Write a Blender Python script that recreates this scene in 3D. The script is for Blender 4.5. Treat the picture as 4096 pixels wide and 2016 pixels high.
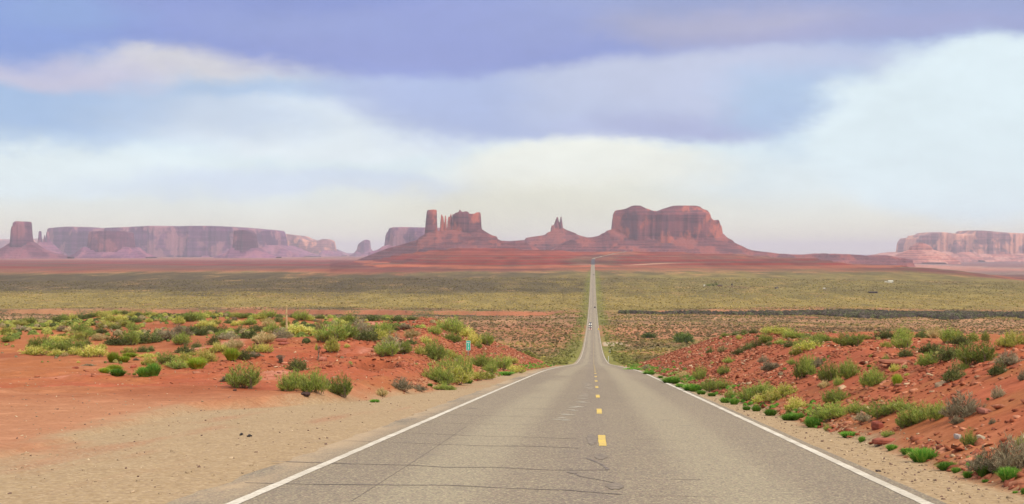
import bpy, math, random
import numpy as np
from mathutils import Vector
random.seed(7); rng = np.random.default_rng(7)
for o in list(bpy.data.objects): bpy.data.objects.remove(o)
sc = bpy.context.scene
COL = sc.collection
F = 1422.2            # focal length in pixels of a 1024 px wide picture

# ---------------------------------------------------------------- camera
cam = bpy.data.cameras.new("camera"); cam.lens = 50; cam.sensor_width = 36
cam.clip_start = 0.1; cam.clip_end = 200000
co = bpy.data.objects.new("camera", cam); COL.objects.link(co)
co.location = (0, 0, 0); co.rotation_euler = (math.radians(90), 0, 0)
sc.camera = co

# ---------------------------------------------------------------- colour helpers
def lin(c):
    c = [v / 255.0 for v in c]
    return tuple((v / 12.92 if v <= 0.04045 else ((v + 0.055) / 1.055) ** 2.4) for v in c)

# ---------------------------------------------------------------- world: daylight sky with broken cloud
SUN_EL, SUN_AZ = math.radians(48), math.radians(128)   # azimuth from +Y towards +X: behind the camera, to the right
EXPOSURE = 0.0
SKY_STRENGTH = 0.1
world = bpy.data.worlds.new("World"); sc.world = world; world.use_nodes = True
nt = world.node_tree; nt.nodes.clear()
N = lambda t: nt.nodes.new(t)
L = lambda a, b: nt.links.new(a, b)
out = N("ShaderNodeOutputWorld"); bg = N("ShaderNodeBackground"); bg.inputs[1].default_value = SKY_STRENGTH
L(bg.outputs[0], out.inputs[0])
sky = N("ShaderNodeTexSky"); sky.sky_type = 'NISHITA'; sky.sun_disc = False
sky.sun_elevation = SUN_EL; sky.sun_rotation = SUN_AZ
tc = N("ShaderNodeTexCoord"); sep = N("ShaderNodeSeparateXYZ"); L(tc.outputs["Generated"], sep.inputs[0])
def M(op, a, b=None, c=None):
    n = N("ShaderNodeMath"); n.operation = op
    for i, v in enumerate((a, b, c)):
        if v is None: continue
        if isinstance(v, (int, float)): n.inputs[i].default_value = v
        else: L(v, n.inputs[i])
    return n.outputs[0]
az = M('MULTIPLY', M('ARCTAN2', sep.outputs[0], sep.outputs[1]), F)
el = M('MULTIPLY', M('ARCSINE', sep.outputs[2]), F)
comb = N("ShaderNodeCombineXYZ"); L(az, comb.inputs[0]); L(el, comb.inputs[1])
def wnoise(scale, detail, stretch=(1, 1, 1), rough=0.55):
    mp = N("ShaderNodeMapping"); mp.inputs["Scale"].default_value = stretch
    L(tc.outputs["Generated"], mp.inputs[0])
    n = N("ShaderNodeTexNoise"); n.inputs["Scale"].default_value = scale; n.inputs["Detail"].default_value = detail
    n.inputs["Roughness"].default_value = rough
    L(mp.outputs[0], n.inputs["Vector"]); return n
def warp(amount_x, amount_y, scale, stretch=(1, 1, 3)):
    n = wnoise(scale, 9, stretch, .62)
    v = N("ShaderNodeVectorMath"); v.operation = 'SUBTRACT'; L(n.outputs["Color"], v.inputs[0]); v.inputs[1].default_value = (0.5, 0.5, 0.5)
    m = N("ShaderNodeVectorMath"); m.operation = 'MULTIPLY'; L(v.outputs[0], m.inputs[0]); m.inputs[1].default_value = (amount_x, amount_y, 0)
    return m.outputs[0]
add = N("ShaderNodeVectorMath"); add.operation = 'ADD'; L(comb.outputs[0], add.inputs[0]); L(warp(190, 62, 3.2), add.inputs[1])
add2 = N("ShaderNodeVectorMath"); add2.operation = 'ADD'; L(add.outputs[0], add2.inputs[0]); L(warp(85, 44, 12, (1, 1, 1.6)), add2.inputs[1])
P = add2.outputs[0]
# vertical gradient: elevation in the same unit
ramp = N("ShaderNodeValToRGB"); cr = ramp.color_ramp
stops = [(0, (246, 238, 206)), (22, (242, 240, 220)), (60, (230, 242, 244)), (105, (226, 243, 251)), (155, (212, 226, 242)),
         (205, (166, 184, 226)), (260, (146, 160, 218)), (420, (170, 184, 220)), (800, (242, 238, 232)), (2200, (236, 235, 236))]
BOOST = {800: 1.55, 2200: 2.05, 420: 1.05}
while len(cr.elements) < len(stops): cr.elements.new(0.5)
for e, (p, c) in zip(cr.elements, stops):
    k = BOOST.get(p, 1.0) / 3.0
    e.position = p / 2300.0; e.color = tuple(v * k for v in lin(c)) + (1,)
L(M('DIVIDE', el, 2300.0), ramp.inputs[0])
sc3 = N("ShaderNodeVectorMath"); sc3.operation = 'SCALE'; L(ramp.outputs[0], sc3.inputs[0]); sc3.inputs["Scale"].default_value = 3.0
cur = sc3.outputs[0]
def blob(px, py, rx, ry, col, soft=0.35, strength=1.0):
    global cur
    cx = math.atan((px - 512) / F) * F; cy = (252 - py)
    s = N("ShaderNodeVectorMath"); s.operation = 'SUBTRACT'; L(P, s.inputs[0]); s.inputs[1].default_value = (cx, cy, 0)
    m = N("ShaderNodeVectorMath"); m.operation = 'MULTIPLY'; L(s.outputs[0], m.inputs[0]); m.inputs[1].default_value = (1 / rx, 1 / ry, 0)
    l = N("ShaderNodeVectorMath"); l.operation = 'LENGTH'; L(m.outputs[0], l.inputs[0])
    r = N("ShaderNodeMapRange"); r.interpolation_type = 'SMOOTHSTEP'
    r.inputs[1].default_value = 1 + soft; r.inputs[2].default_value = max(0.0, 1 - soft); r.inputs[3].default_value = 0; r.inputs[4].default_value = strength
    L(l.outputs["Value"], r.inputs[0])
    mx = N("ShaderNodeMix"); mx.data_type = 'RGBA'; L(r.outputs[0], mx.inputs[0]); L(cur, mx.inputs[6]); mx.inputs[7].default_value = lin(col) + (1,)
    cur = mx.outputs[2]
for b in [
    (30, 116, 150, 34, (164, 194, 234), .6, .9),
    (50, 172, 150, 20, (234, 248, 252), .45, 1),
    (330, 130, 160, 32, (236, 247, 253), .22, 1),
    (205, 118, 90, 26, (200, 216, 238), .7, .8),
    (215, 91, 75, 10, (178, 203, 234), .6, .85),
    (395, 96, 110, 13, (178, 202, 234), .5, .9),
    (330, 182, 190, 12, (208, 222, 245), .6, .6),
    (620, 98, 285, 50, (186, 198, 231), .20, 1),
    (470, 110, 120, 34, (174, 190, 230), .6, .8),
    (575, 80, 70, 55, (202, 212, 238), .8, .7),
    (690, 62, 150, 18, (200, 206, 230), .7, .7),
    (700, 128, 120, 14, (176, 184, 222), .6, .8),
    (700, 88, 110, 26, (202, 210, 235), .8, .8),
    (790, 112, 55, 34, (172, 200, 231), .6, .7),
    (995, 136, 170, 86, (230, 246, 252), .18, 1),
    (575, 168, 130, 25, (246, 249, 240), .4, 1),
    (520, 205, 160, 24, (234, 232, 210), .6, .8),
    (200, 66, 150, 19, (220, 218, 224), .5, .9),
    (35, 84, 90, 15, (208, 204, 227), .6, .85),
    (8, 4, 132, 74, (140, 164, 223), .2, 1),
    (140, 6, 130, 49, (140, 160, 221), .2, 1),
    (430, 2, 340, 80, (146, 161, 220), .14, 1),
    (440, 42, 185, 36, (152, 164, 219), .28, .95),
    (300, 30, 120, 16, (158, 172, 224), .8, .6),
    (60, 25, 60, 18, (150, 178, 228), .7, .7),
    (660, 10, 160, 40, (158, 170, 220), .5, .8),
    (920, -4, 330, 56, (160, 172, 216), .18, 1),
    (735, 28, 100, 20, (184, 184, 212), .6, .85),
    (860, 40, 160, 10, (168, 172, 212), .6, .6),
]: blob(*b)
n2 = wnoise(7.0, 10, (1, 1, 2.2), .68)
mr = N("ShaderNodeMapRange"); mr.inputs[1].default_value = .3; mr.inputs[2].default_value = .7; mr.inputs[3].default_value = .905; mr.inputs[4].default_value = 1.065
L(n2.outputs[0], mr.inputs[0])
sc1 = N("ShaderNodeVectorMath"); sc1.operation = 'SCALE'; L(cur, sc1.inputs[0]); L(mr.outputs[0], sc1.inputs["Scale"])
sc2 = N("ShaderNodeVectorMath"); sc2.operation = 'SCALE'; L(sc1.outputs[0], sc2.inputs[0]); sc2.inputs["Scale"].default_value = 1.0 / SKY_STRENGTH
mx = N("ShaderNodeMix"); mx.data_type = 'RGBA'; mx.inputs[0].default_value = 0.95
L(sky.outputs[0], mx.inputs[6]); L(sc2.outputs[0], mx.inputs[7]); L(mx.outputs[2], bg.inputs[0])

# ---------------------------------------------------------------- sun
sl = bpy.data.lights.new("sun", 'SUN'); sl.energy = 2.75; sl.angle = math.radians(8); sl.color = (1.0, 0.89, 0.72)
so = bpy.data.objects.new("sun", sl); COL.objects.link(so)
sd = Vector((math.sin(SUN_AZ) * math.cos(SUN_EL), math.cos(SUN_AZ) * math.cos(SUN_EL), math.sin(SUN_EL)))
so.rotation_euler = (-sd).to_track_quat('-Z', 'Y').to_euler(); so.location = (0, -50, 200)

sc.view_settings.view_transform = 'Standard'; sc.view_settings.look = 'None'
sc.view_settings.exposure = EXPOSURE; sc.view_settings.gamma = 1; sc.view_settings.use_curve_mapping = False
sc.render.engine = 'CYCLES'
cy = sc.cycles; cy.use_denoising = True; cy.max_bounces = 5; cy.diffuse_bounces = 2; cy.glossy_bounces = 2
cy.volume_bounces = 0; cy.transparent_max_bounces = 6; cy.caustics_reflective = False; cy.caustics_refractive = False

# ---------------------------------------------------------------- numpy noise
def _hash(ix, iy, seed):
    n = (ix.astype(np.int64) * 374761393 + iy.astype(np.int64) * 668265263 + seed * 974634777) & 0xFFFFFFFF
    n = ((n ^ (n >> 13)) * 1274126177) & 0xFFFFFFFF
    n = (n ^ (n >> 16)) & 0xFFFFFFFF
    return n / 4294967295.0
def vnoise(x, y, seed=0):
    ix = np.floor(x); iy = np.floor(y); fx = x - ix; fy = y - iy
    fx = fx * fx * (3 - 2 * fx); fy = fy * fy * (3 - 2 * fy)
    a = _hash(ix, iy, seed); b = _hash(ix + 1, iy, seed); c = _hash(ix, iy + 1, seed); d = _hash(ix + 1, iy + 1, seed)
    return a + (b - a) * fx + (c - a) * fy + (a - b - c + d) * fx * fy
def fbm(x, y, seed=0, oct=4, gain=0.5):
    x = np.asarray(x, float); y = np.asarray(y, float)
    t = 0; a = 1; s = 0
    for i in range(oct):
        t = t + a * (vnoise(x, y, seed + i * 17) - 0.5); s += a
        x = x * 2.03 + 11.3; y = y * 2.03 - 7.7; a *= gain
    return t / s * 2      # about -1..1
def sstep(a, b, x):
    t = np.clip((x - a) / (b - a), 0, 1); return t * t * (3 - 2 * t)

# ---------------------------------------------------------------- terrain
RD = np.array([81.0 / F, 1.0]); RD /= np.linalg.norm(RD)
RN = np.array([RD[1], -RD[0]])
def su(x, y): return x * RD[0] + y * RD[1], x * RN[0] + y * RN[1]
def xy(s, u): return s * RD[0] + u * RN[0], s * RD[1] + u * RN[1]
_p = np.array([(-3000, 150), (-400, 24), (-60, 2.4), (0, -1.68), (60, -5.76), (110, -9.2), (150, -12.2), (340, -26.7), (462, -34.2), (577, -39.7),
    (764, -45.8), (945, -50.2), (1208, -54.7), (1485, -56.8), (1790, -55.8), (2165, -51.8), (2598, -43.8), (3350, -31.5), (3800, -21.5)])
_sx = np.arange(-1200, 4200, 4.0)
_z = np.interp(_sx, _p[:, 0], _p[:, 1])
def gsm(a, n):
    k = np.exp(-np.linspace(-2.5, 2.5, 2 * n + 1) ** 2 / 2); k /= k.sum()
    return np.convolve(np.pad(a, n, mode='reflect', reflect_type='odd'), k, 'valid')
_zs = gsm(_z, 5); _zf = gsm(_z, 22)
_w = sstep(150, 420, _sx); _z = _zs * (1 - _w) + _zf * _w
AZ = np.array([-260, 0, 200, 330, 370, 398, 430, 461, 517, 592, 676, 747, 815, 894, 954, 1024, 1300.0])
SS = np.array([2000, 2600, 3100, 3500, 4500, 5000, 6500, 9000, 15000, 45000.0])
TT = np.array([
 [-53.7]*12 + [-54, -55, -56, -58, -60],
 [-43.8]*12 + [-45, -46, -48, -53, -60],
 [-35.5]*4 + [-35.5, -36, -36, -36, -36, -35.5, -36, -36, -36, -37, -44, -59, -70],
 [-36.5]*4 + [-35, -31, -29, -27, -27, -28.5, -27, -26, -24, -30, -43, -64, -80],
 [-41]*4 + [-33, -22, -8, 2, 1, -8, -8, -12, -17.7, -60, -76, -78, -90],
 [-42]*4 + [-29, -8.4, 7, 16.5, 12.3, 2.8, 0, -8.4, -28, -70, -80, -80, -95],
 [-44]*4 + [-44, -40, -22, -10, -10, -10, -15, -25, -60, -82, -86, -86, -100],
 [-47]*4 + [-47, -45, -35, -30, -30, -30, -30, -35, -60, -88, -92, -96, -110],
 [-53]*4 + [-53, -52, -52, -52, -52, -52, -55, -65, -80, -98, -103, -105, -120],
 [-60]*4 + [-60, -60, -60, -60, -60, -60, -65, -80, -100, -120, -150, -150, -150]])
LSS = np.log(SS)
def far_z(x, y, s):
    a = np.where(y > 1, x / np.maximum(y, 1.0) * F + 512, np.sign(x) * 9e3)
    a = np.clip(a, AZ[0], AZ[-1]); ia = np.clip(np.searchsorted(AZ, a) - 1, 0, len(AZ) - 2)
    ta = (a - AZ[ia]) / (AZ[ia + 1] - AZ[ia]); 
    l = np.log(np.clip(s, SS[0], SS[-1])); il = np.clip(np.searchsorted(LSS, l) - 1, 0, len(SS) - 2)
    tl = (l - LSS[il]) / (LSS[il + 1] - LSS[il])
    return (TT[il, ia] * (1 - ta) + TT[il, ia + 1] * ta) * (1 - tl) + (TT[il + 1, ia] * (1 - ta) + TT[il + 1, ia + 1] * ta) * tl
def base_z(x, y, s):
    zr = np.interp(s, _sx, _z); w = sstep(2150, 2650, s)
    return zr * (1 - w) + far_z(x, y, s) * w
def uc(s): return np.interp(s, [3780, 4000, 4200, 4600, 4950], [0, 3, 23, 67, 112])
def road_z(s):
    x, y = xy(s, uc(s)); return base_z(x, y, s)
NL = np.array([(-60, 2.4), (0, -1.68), (27, -3.5), (40, -4.2), (50, -4.62), (62, -4.95), (75, -5.2), (100, -5.7), (130, -6.1), (146, -6.9), (160, -8.4), (180, -11.5), (205, -16.2), (230, -18.6)])
NR = np.array([(-60, 5), (0, .4), (20, -1.5), (40, -2.9), (70, -4.4), (100, -5.8), (120, -6.8), (138, -8.2), (155, -10.6), (180, -14.2), (205, -16.2), (230, -18.6)])
_sn = np.arange(-60, 230.5, 1.0)
_nl = gsm(np.interp(_sn, NL[:, 0], NL[:, 1]), 5); _nr = gsm(np.interp(_sn, NR[:, 0], NR[:, 1]), 5)
def toeL(s): return np.interp(s, [0, 22, 30, 38, 44, 56, 95, 150, 220, 400], [-8.5, -9.2, -10, -10.6, -7.9, -6.5, -5.6, -5.4, -5.6, -5.6])
def toeR(s): return np.interp(s, [0, 17, 31, 46, 112, 400], [5.2, 5.05, 4.9, 4.7, 4.6, 5.0])
def terrain(x, y, detail=True):
    x = np.asarray(x, float); y = np.asarray(y, float)
    s, u = su(x, y); uo = u - uc(s)
    b = base_z(x, y, s)
    nat = np.where(u < 0, np.interp(s, _sn, _nl), np.interp(s, _sn, _nr))
    # mounds fall away sideways
    nat = nat - np.where(u < 0, np.clip(-u - 47, 0, 40) * 0.22, np.clip(u - 60, 0, 90) * 0.03) * sstep(60, 120, s)
    wn = 1 - sstep(195, 230, s)
    nat = nat * wn + b * (1 - wn)
    nat = np.where(s > 230, b, nat)
    dist = np.where(uo < 0, toeL(s) - uo, uo - toeR(s))
    near = 1 - sstep(180, 320, s)
    if detail:
        nz = 0.42 * fbm(x / 14, y / 14, 3) + 0.2 * fbm(x / 3.1, y / 3.1, 5) * near + .05 * fbm(x / .9, y / .9, 7, 3) * near
        nz = nz * sstep(0.5, 9, dist)
        nat = nat + nz * near
        # rills and ledges of the cut banks
        rough = (fbm(x / 1.3, y / 1.3, 9, 4, .6) * .17 + np.abs(fbm(s / 1.1 + u * .5, u * .7, 21, 4, .6)) * .2 + np.abs(fbm((s + u) / .55, (s - u * 1.6) / 2.2, 27, 3, .6)) * .12)
        bank = sstep(0.2, 2.0, dist) * (1 - sstep(8, 15, dist)) * near * sstep(12, 30, s) * np.where(u < 0, sstep(40, 62, s), 1)
        nat = nat + (rough - .12) * bank
        # hollow eroded into the left bank
        q = ((u + 9.6 + (s - 62) * .10) / 1.25) ** 2 + ((s - 62.5) / 4.2) ** 2
        nat = nat - 0.55 * sstep(1.0, .55, q) * (u < 0)
        # valley relief and the wash across it
        vw = sstep(230, 500, s)
        valley = (1.6 * fbm(x / 170, y / 170, 31) + 0.7 * fbm(x / 40, y / 40, 35, 3)) * vw * (1 - sstep(2600, 3400, s))
        ws = 1300 + 40 * fbm(x / 260, x * 0 + 3, 41, 3) + u * 0.02
        wash = sstep(ws - 70, ws - 25, s) * (1 - sstep(ws + 42, ws + 50 + 30 * (u > 0), s)) * sstep(18, 60, np.abs(uo)) * (1 - .8 * (u > 0))
        nat = nat + (valley - 4.2 * wash) * sstep(3, 40, dist)
        # stepped red ledges of the ridge, drawn out along the contour
        far = sstep(2900, 3500, s) * (1 - sstep(5600, 7500, s))
        h = nat + 3 * fbm(x / 380, y / 380, 51, 4) * far
        stp = 6.5; k = h / stp; fr = k - np.floor(k)
        terr = (np.floor(k) + sstep(.66, .92, fr)) * stp
        m = far * sstep(25, 90, np.abs(uo)) * np.clip(.25 + sstep(-45, -20, h) , 0, 1)
        nat = nat * (1 - far) + far * h * sstep(10, 60, np.abs(uo)) + far * nat * (1 - sstep(10, 60, np.abs(uo)))
        nat = nat * (1 - .9 * m) + terr * .9 * m
    # road bench
    lip = 0.03 + 0.0001 * np.maximum(s, 0)
    rz = np.where(s > 2150, base_z(*xy(s, uc(s)), s), b) - lip
    d0 = np.maximum(dist, 0)
    slope = np.where(u < 0, 0.46, 0.43)
    upper = rz + slope * d0 + 0.0 * s; lower = rz - 0.22 * d0
    kk = 0.35
    z = nat
    z = np.minimum(z, upper); z = np.maximum(z, lower)
    inroad = (uo > -4.4 + 0) & (uo < 3.82)
    z = np.where(inroad, rz - .12, z)
    z = np.where((~inroad) & (dist <= 0), rz, z)
    if detail:
        z = z + 0.012 * fbm(x / .35, y / .35, 61, 3) * near * (~inroad) * sstep(0, .6, np.where(uo < 0, -4.4 - uo, uo - 3.82))
    return z
def gz(x, y): return float(terrain(np.array([x]), np.array([y]))[0])
_rr = np.geomspace(4, 9000, 4200)
def ground_at(px, py, rmax=9000, rmin=4):
    """pixel of the 1024x504 picture -> point on the ground where that line of sight meets it"""
    dx = (px - 512) / F; dz = (252 - py) / F
    r = _rr[(_rr < rmax) & (_rr > rmin)]
    z = terrain(dx * r, r); hit = np.nonzero(dz * r <= z)[0]
    if len(hit): i = hit[0]
    else: i = int(np.argmin(dz * r - z + 0 * r)) if rmax > 400 else int(np.argmax(z / r))
    return dx * r[i], r[i], float(z[i])

# ---------------------------------------------------------------- mesh and material helpers
def mesh_np(name, V, Fc, mats=(), smooth=False):
    me = bpy.data.meshes.new(name); V = np.asarray(V, np.float32); Fc = np.asarray(Fc, np.int32)
    nv = len(V); nf, k = Fc.shape
    me.vertices.add(nv); me.vertices.foreach_set("co", V.ravel())
    me.loops.add(nf * k); me.loops.foreach_set("vertex_index", Fc.ravel())
    me.polygons.add(nf); me.polygons.foreach_set("loop_start", np.arange(0, nf * k, k, dtype=np.int32))
    if smooth: me.polygons.foreach_set("use_smooth", np.ones(nf, bool))
    for m in mats: me.materials.append(m)
    me.update(calc_edges=True); return me
def attr_col(me, name, rgb):
    a = me.color_attributes.new(name, 'FLOAT_COLOR', 'POINT'); c = np.ones((len(rgb), 4), np.float32); c[:, :rgb.shape[1]] = rgb
    a.data.foreach_set("color", c.ravel())
def attr_f(me, name, v):
    a = me.attributes.new(name, 'FLOAT', 'POINT'); a.data.foreach_set("value", np.asarray(v, np.float32))
def link(name, me, parent=None, loc=None):
    o = bpy.data.objects.new(name, me); COL.objects.link(o)
    if parent: o.parent = parent
    if loc is not None: o.location = loc
    return o
def tag(o, label=None, cat=None, group=None, kind=None):
    if label: o["label"] = label
    if cat: o["category"] = cat
    if group: o["group"] = group
    if kind: o["kind"] = kind
    return o
class MB:
    def __init__(s): s.v = []; s.f = []
    def add(s, vs, fs):
        n = len(s.v); s.v += [tuple(v) for v in vs]; s.f += [tuple(i + n for i in f) for f in fs]
    def box(s, c, d, taper=1.0, tapery=None):
        x, y, z = c; a, b, h = d[0] / 2, d[1] / 2, d[2] / 2; t = taper; ty = t if tapery is None else tapery
        s.add([(x-a, y-b, z-h), (x+a, y-b, z-h), (x+a, y+b, z-h), (x-a, y+b, z-h), (x-a*t, y-b*ty, z+h), (x+a*t, y-b*ty, z+h), (x+a*t, y+b*ty, z+h), (x-a*t, y+b*ty, z+h)],
              [(0, 3, 2, 1), (4, 5, 6, 7), (0, 1, 5, 4), (1, 2, 6, 5), (2, 3, 7, 6), (3, 0, 4, 7)])
    def tube(s, pts, rad, n=6):
        rings = []
        for i, p in enumerate(pts):
            p = Vector(p); q = Vector(pts[min(i + 1, len(pts) - 1)]) - Vector(pts[max(i - 1, 0)])
            q = q.normalized() if q.length > 0 else Vector((0, 0, 1))
            a = q.orthogonal().normalized(); b = q.cross(a); r = rad[i] if isinstance(rad, (list, tuple)) else rad
            rings.append([p + (a * math.cos(t) + b * math.sin(t)) * r for t in [2 * math.pi * k / n for k in range(n)]])
        vs = [v for r in rings for v in r]; fs = []
        for i in range(len(rings) - 1):
            for k in range(n): fs.append((i*n+k, i*n+(k+1) % n, (i+1)*n+(k+1) % n, (i+1)*n+k))
        fs.append(tuple(range(n))[::-1]); fs.append(tuple(range((len(rings)-1)*n, len(rings)*n)))
        s.add(vs, fs)
    def prism(s, poly, y0, y1):   # polygon in x,z swept along y
        n = len(poly); vs = [(x, y0, z) for x, z in poly] + [(x, y1, z) for x, z in poly]
        fs = [tuple(range(n)), tuple(range(2*n-1, n-1, -1))] + [(i, i + n, (i+1) % n + n, (i+1) % n) for i in range(n)]
        s.add(vs, fs)
    def mesh(s, name, mat):
        me = bpy.data.meshes.new(name); me.from_pydata(s.v, [], s.f); me.materials.append(mat); me.update()
        import bmesh
        bm = bmesh.new(); bm.from_mesh(me); bmesh.ops.recalc_face_normals(bm, faces=bm.faces); bm.to_mesh(me); bm.free()
        return me
    def build(s, name, mat, parent=None, loc=None): return link(name, s.mesh(name, mat), parent, loc)

class Mat:
    def __init__(s, name, rough=0.9, spec=0.2):
        s.m = bpy.data.materials.new(name); s.m.use_nodes = True; s.t = s.m.node_tree
        s.b = s.t.nodes["Principled BSDF"]; s.b.inputs["Roughness"].default_value = rough
        s.b.inputs["Specular IOR Level"].default_value = spec
        s.g = s.t.nodes.new("ShaderNodeNewGeometry")
    def n(s, t): return s.t.nodes.new(t)
    def l(s, a, b): s.t.links.new(a, b)
    def noise(s, scale, detail=4, stretch=(1, 1, 1), rough=.55, coord=None, rot=None):
        mp = s.n("ShaderNodeMapping"); mp.inputs["Scale"].default_value = stretch
        if rot: mp.inputs["Rotation"].default_value = rot
        s.l(coord or s.g.outputs["Position"], mp.inputs[0])
        n = s.n("ShaderNodeTexNoise"); n.inputs["Scale"].default_value = scale; n.inputs["Detail"].default_value = detail; n.inputs["Roughness"].default_value = rough
        s.l(mp.outputs[0], n.inputs["Vector"]); return n.outputs[0]
    def attr(s, name, out="Color"):
        a = s.n("ShaderNodeAttribute"); a.attribute_name = name; return a.outputs[out]
    def rng(s, v, a, b, c=0., d=1., smooth=True):
        r = s.n("ShaderNodeMapRange"); r.interpolation_type = 'SMOOTHSTEP' if smooth else 'LINEAR'
        for i, q in enumerate((a, b, c, d)): 
            if isinstance(q, (int, float)): r.inputs[i+1].default_value = q
            else: s.l(q, r.inputs[i+1])
        s.l(v, r.inputs[0]); return r.outputs[0]
    def math(s, op, a, b=0.):
        n = s.n("ShaderNodeMath"); n.operation = op
        for i, v in enumerate((a, b)):
            if isinstance(v, (int, float)): n.inputs[i].default_value = v
            else: s.l(v, n.inputs[i])
        return n.outputs[0]
    def mix(s, f, a, b, mode='MIX'):
        m = s.n("ShaderNodeMix"); m.data_type = 'RGBA'; m.blend_type = mode
        for i, v in ((0, f), (6, a), (7, b)):
            if isinstance(v, (int, float)): m.inputs[i].default_value = v
            elif isinstance(v, tuple): m.inputs[i].default_value = v + (1,) if len(v) == 3 else v
            else: s.l(v, m.inputs[i])
        return m.outputs[2]
    def color(s, c):
        if isinstance(c, tuple): s.b.inputs["Base Color"].default_value = c + (1,)
        else: s.l(c, s.b.inputs["Base Color"])
    def bump(s, h, strength=.5, dist=.1):
        b = s.n("ShaderNodeBump"); b.inputs["Strength"].default_value = strength; b.inputs["Distance"].default_value = dist
        s.l(h, b.inputs["Height"]); s.l(b.outputs[0], s.b.inputs["Normal"])
def plain(name, c, rough=.6, var=.12, scale=6, metal=0., spec=.3):
    m = Mat(name, rough, spec); v = m.rng(m.noise(scale, 5), .3, .7, 1 - var, 1 + var)
    g = m.n("ShaderNodeCombineColor")
    for i in range(3): m.l(v, g.inputs[i])
    m.color(m.mix(1.0, c, g.outputs[0], 'MULTIPLY')); m.b.inputs["Metallic"].default_value = metal
    return m.m

# ---------------------------------------------------------------- ground sheet (polar grid round the camera)
def build_ground():
    inner = np.arange(-250, 1275, 1.6)
    a_in = np.arctan((inner - 512) / F)
    lo, hi = a_in[0], a_in[-1]
    k = np.linspace(0, 1, 110)[1:] ** 1.7
    a = np.concatenate([(lo - (math.pi + lo) * k)[::-1], a_in, hi + (math.pi - hi) * k[:-1]])
    r = [0.6]
    while r[-1] < 70000:
        q = r[-1]; f = .012 if q < 8 else .0065 if q < 250 else .009 if q < 1150 else .0045 if q < 1450 else .009 if q < 2700 else .003 if q < 5600 else .02
        r.append(q * (1 + f))
    r = np.array(r); R, A = np.meshgrid(r, a, indexing='ij')
    X = R * np.sin(A); Y = R * np.cos(A)
    Z = terrain(X, Y)
    nr, na = X.shape
    V = np.stack([X, Y, Z], -1).reshape(-1, 3)
    i = np.arange(nr - 1)[:, None]; j = np.arange(na)[None, :]; j2 = (j + 1) % na
    Fc = np.stack([i * na + j, i * na + j2, (i + 1) * na + j2, (i + 1) * na + j], -1).reshape(-1, 4)
    x, y, z = V[:, 0], V[:, 1], V[:, 2]
    s, u = su(x, y); uo = u - uc(s)
    # close the centre
    V = np.vstack([V, [[0, 0, gz(0.01, 0.01)]]]); c = len(V) - 1
    me = mesh_np("ground", V, Fc, [ground_mat()], smooth=True)
    n1 = fbm(x / 9, y / 9, 71); n2 = fbm(x / 60, y / 60, 73); n3 = fbm(x / 300, y / 300, 75); n4 = fbm(x / 1.7, y / 1.7, 77)
    def C(*v): return np.array(v)
    soil = np.tile(C(.335, .120, .047), (len(x), 1))
    s_true = s; s = s + (150 * n3 + 70 * n2) * sstep(500, 1000, s) * (1 - sstep(2600, 3200, s)) * .8
    def blend(base, col, w): return base * (1 - w[:, None]) + np.asarray(col) * w[:, None]
    soil = blend(soil, (.255, .074, .034), sstep(-.1, .6, n1) * .7)
    soil = blend(soil, (.37, .155, .078), sstep(0, .7, n4) * .6)
    # pale trodden dirt between pull-out and mound, left
    soil = blend(soil, (.40, .20, .11), sstep(-34, -9, u) * (u < -6) * (1 - sstep(34, 52, s + n1 * 8)) * .75)
    # tan gravel shoulders
    tl = toeL(s); tr = toeR(s)
    stk = fbm(u / .9, s / 7, 171, 4)
    gl = sstep(1.1, -.7, tl - uo + n1 * 1.4 + n4 * .5 + stk * 1.0 * (s < 60)) * (uo < 0) * (s < 330)
    gr = sstep(.5, -.25, uo - tr + n4 * .5) * (uo >= 0) * (s < 330)
    g = np.clip(gl + gr, 0, 1)
    soil = blend(soil, (.345, .248, .14), g)
    soil = blend(soil, (.34, .15, .08), sstep(.1, .55, .5 * n1 + .7 * stk) * g * .65 * (s < 90) * (u < 0))
    bank = sstep(.3, 2, np.where(u < 0, tl - uo, uo - tr)) * (1 - sstep(10, 16, np.where(u < 0, tl - uo, uo - tr))) * (s < 210) * (s > 12) * np.where(u < 0, s > 45, 1)
    soil = blend(soil, (.34, .085, .04), bank * sstep(-.5, .3, n4) * .8)
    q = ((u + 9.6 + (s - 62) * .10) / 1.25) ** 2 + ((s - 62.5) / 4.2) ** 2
    soil = blend(soil, (.21, .065, .032), sstep(1.0, .6, q) * (u < 0) * .8)  # shade inside the eroded hollow, put into the soil colour
    # pale sandstone skin on the left bank
    soil = blend(soil, (.52, .24, .17), sstep(.2, .6, fbm(s / 9, u / 3, 81)) * (u < -11) * (u > -22) * (s > 50) * (s < 140) * .8)
    # valley
    vw = sstep(190, 260, s)
    soil = blend(soil, (.38, .19, .09), vw * .8)
    soil = blend(soil, (.40, .15, .07), vw * sstep(.0, .5, n2) * .8)
    redband = sstep(620, 760, s) * (1 - sstep(960, 1100, s))
    soil = blend(soil, (.30, .125, .07), redband * sstep(-.3, .4, fbm(x / 120, y / 50, 83)) * .5)
    soil = blend(soil, (.36, .20, .10), sstep(950, 1060, s) * (1 - sstep(1215, 1260, s)) * .8)
    ws = 1300 + 40 * fbm(x / 260, x * 0 + 3, 41, 3) + u * 0.02
    wb = sstep(ws + 30, ws + 41, s_true) * (1 - sstep(ws + 50, ws + 78 + 20 * n2, s_true)) * (np.abs(uo) > 25) * sstep(-.5, .05, fbm(x / 40, y / 300, 201)) * sstep(110, 190, x / np.maximum(y, 1) * F + 512)
    soil = blend(soil, (.34, .13, .065), np.clip(wb, 0, 1) * np.where(u < 0, .95, .4))
    tan = sstep(1390, 1440, s) * (1 - sstep(2500, 3000, s))
    soil = blend(soil, (.40, .25, .10), tan * .8)
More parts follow.
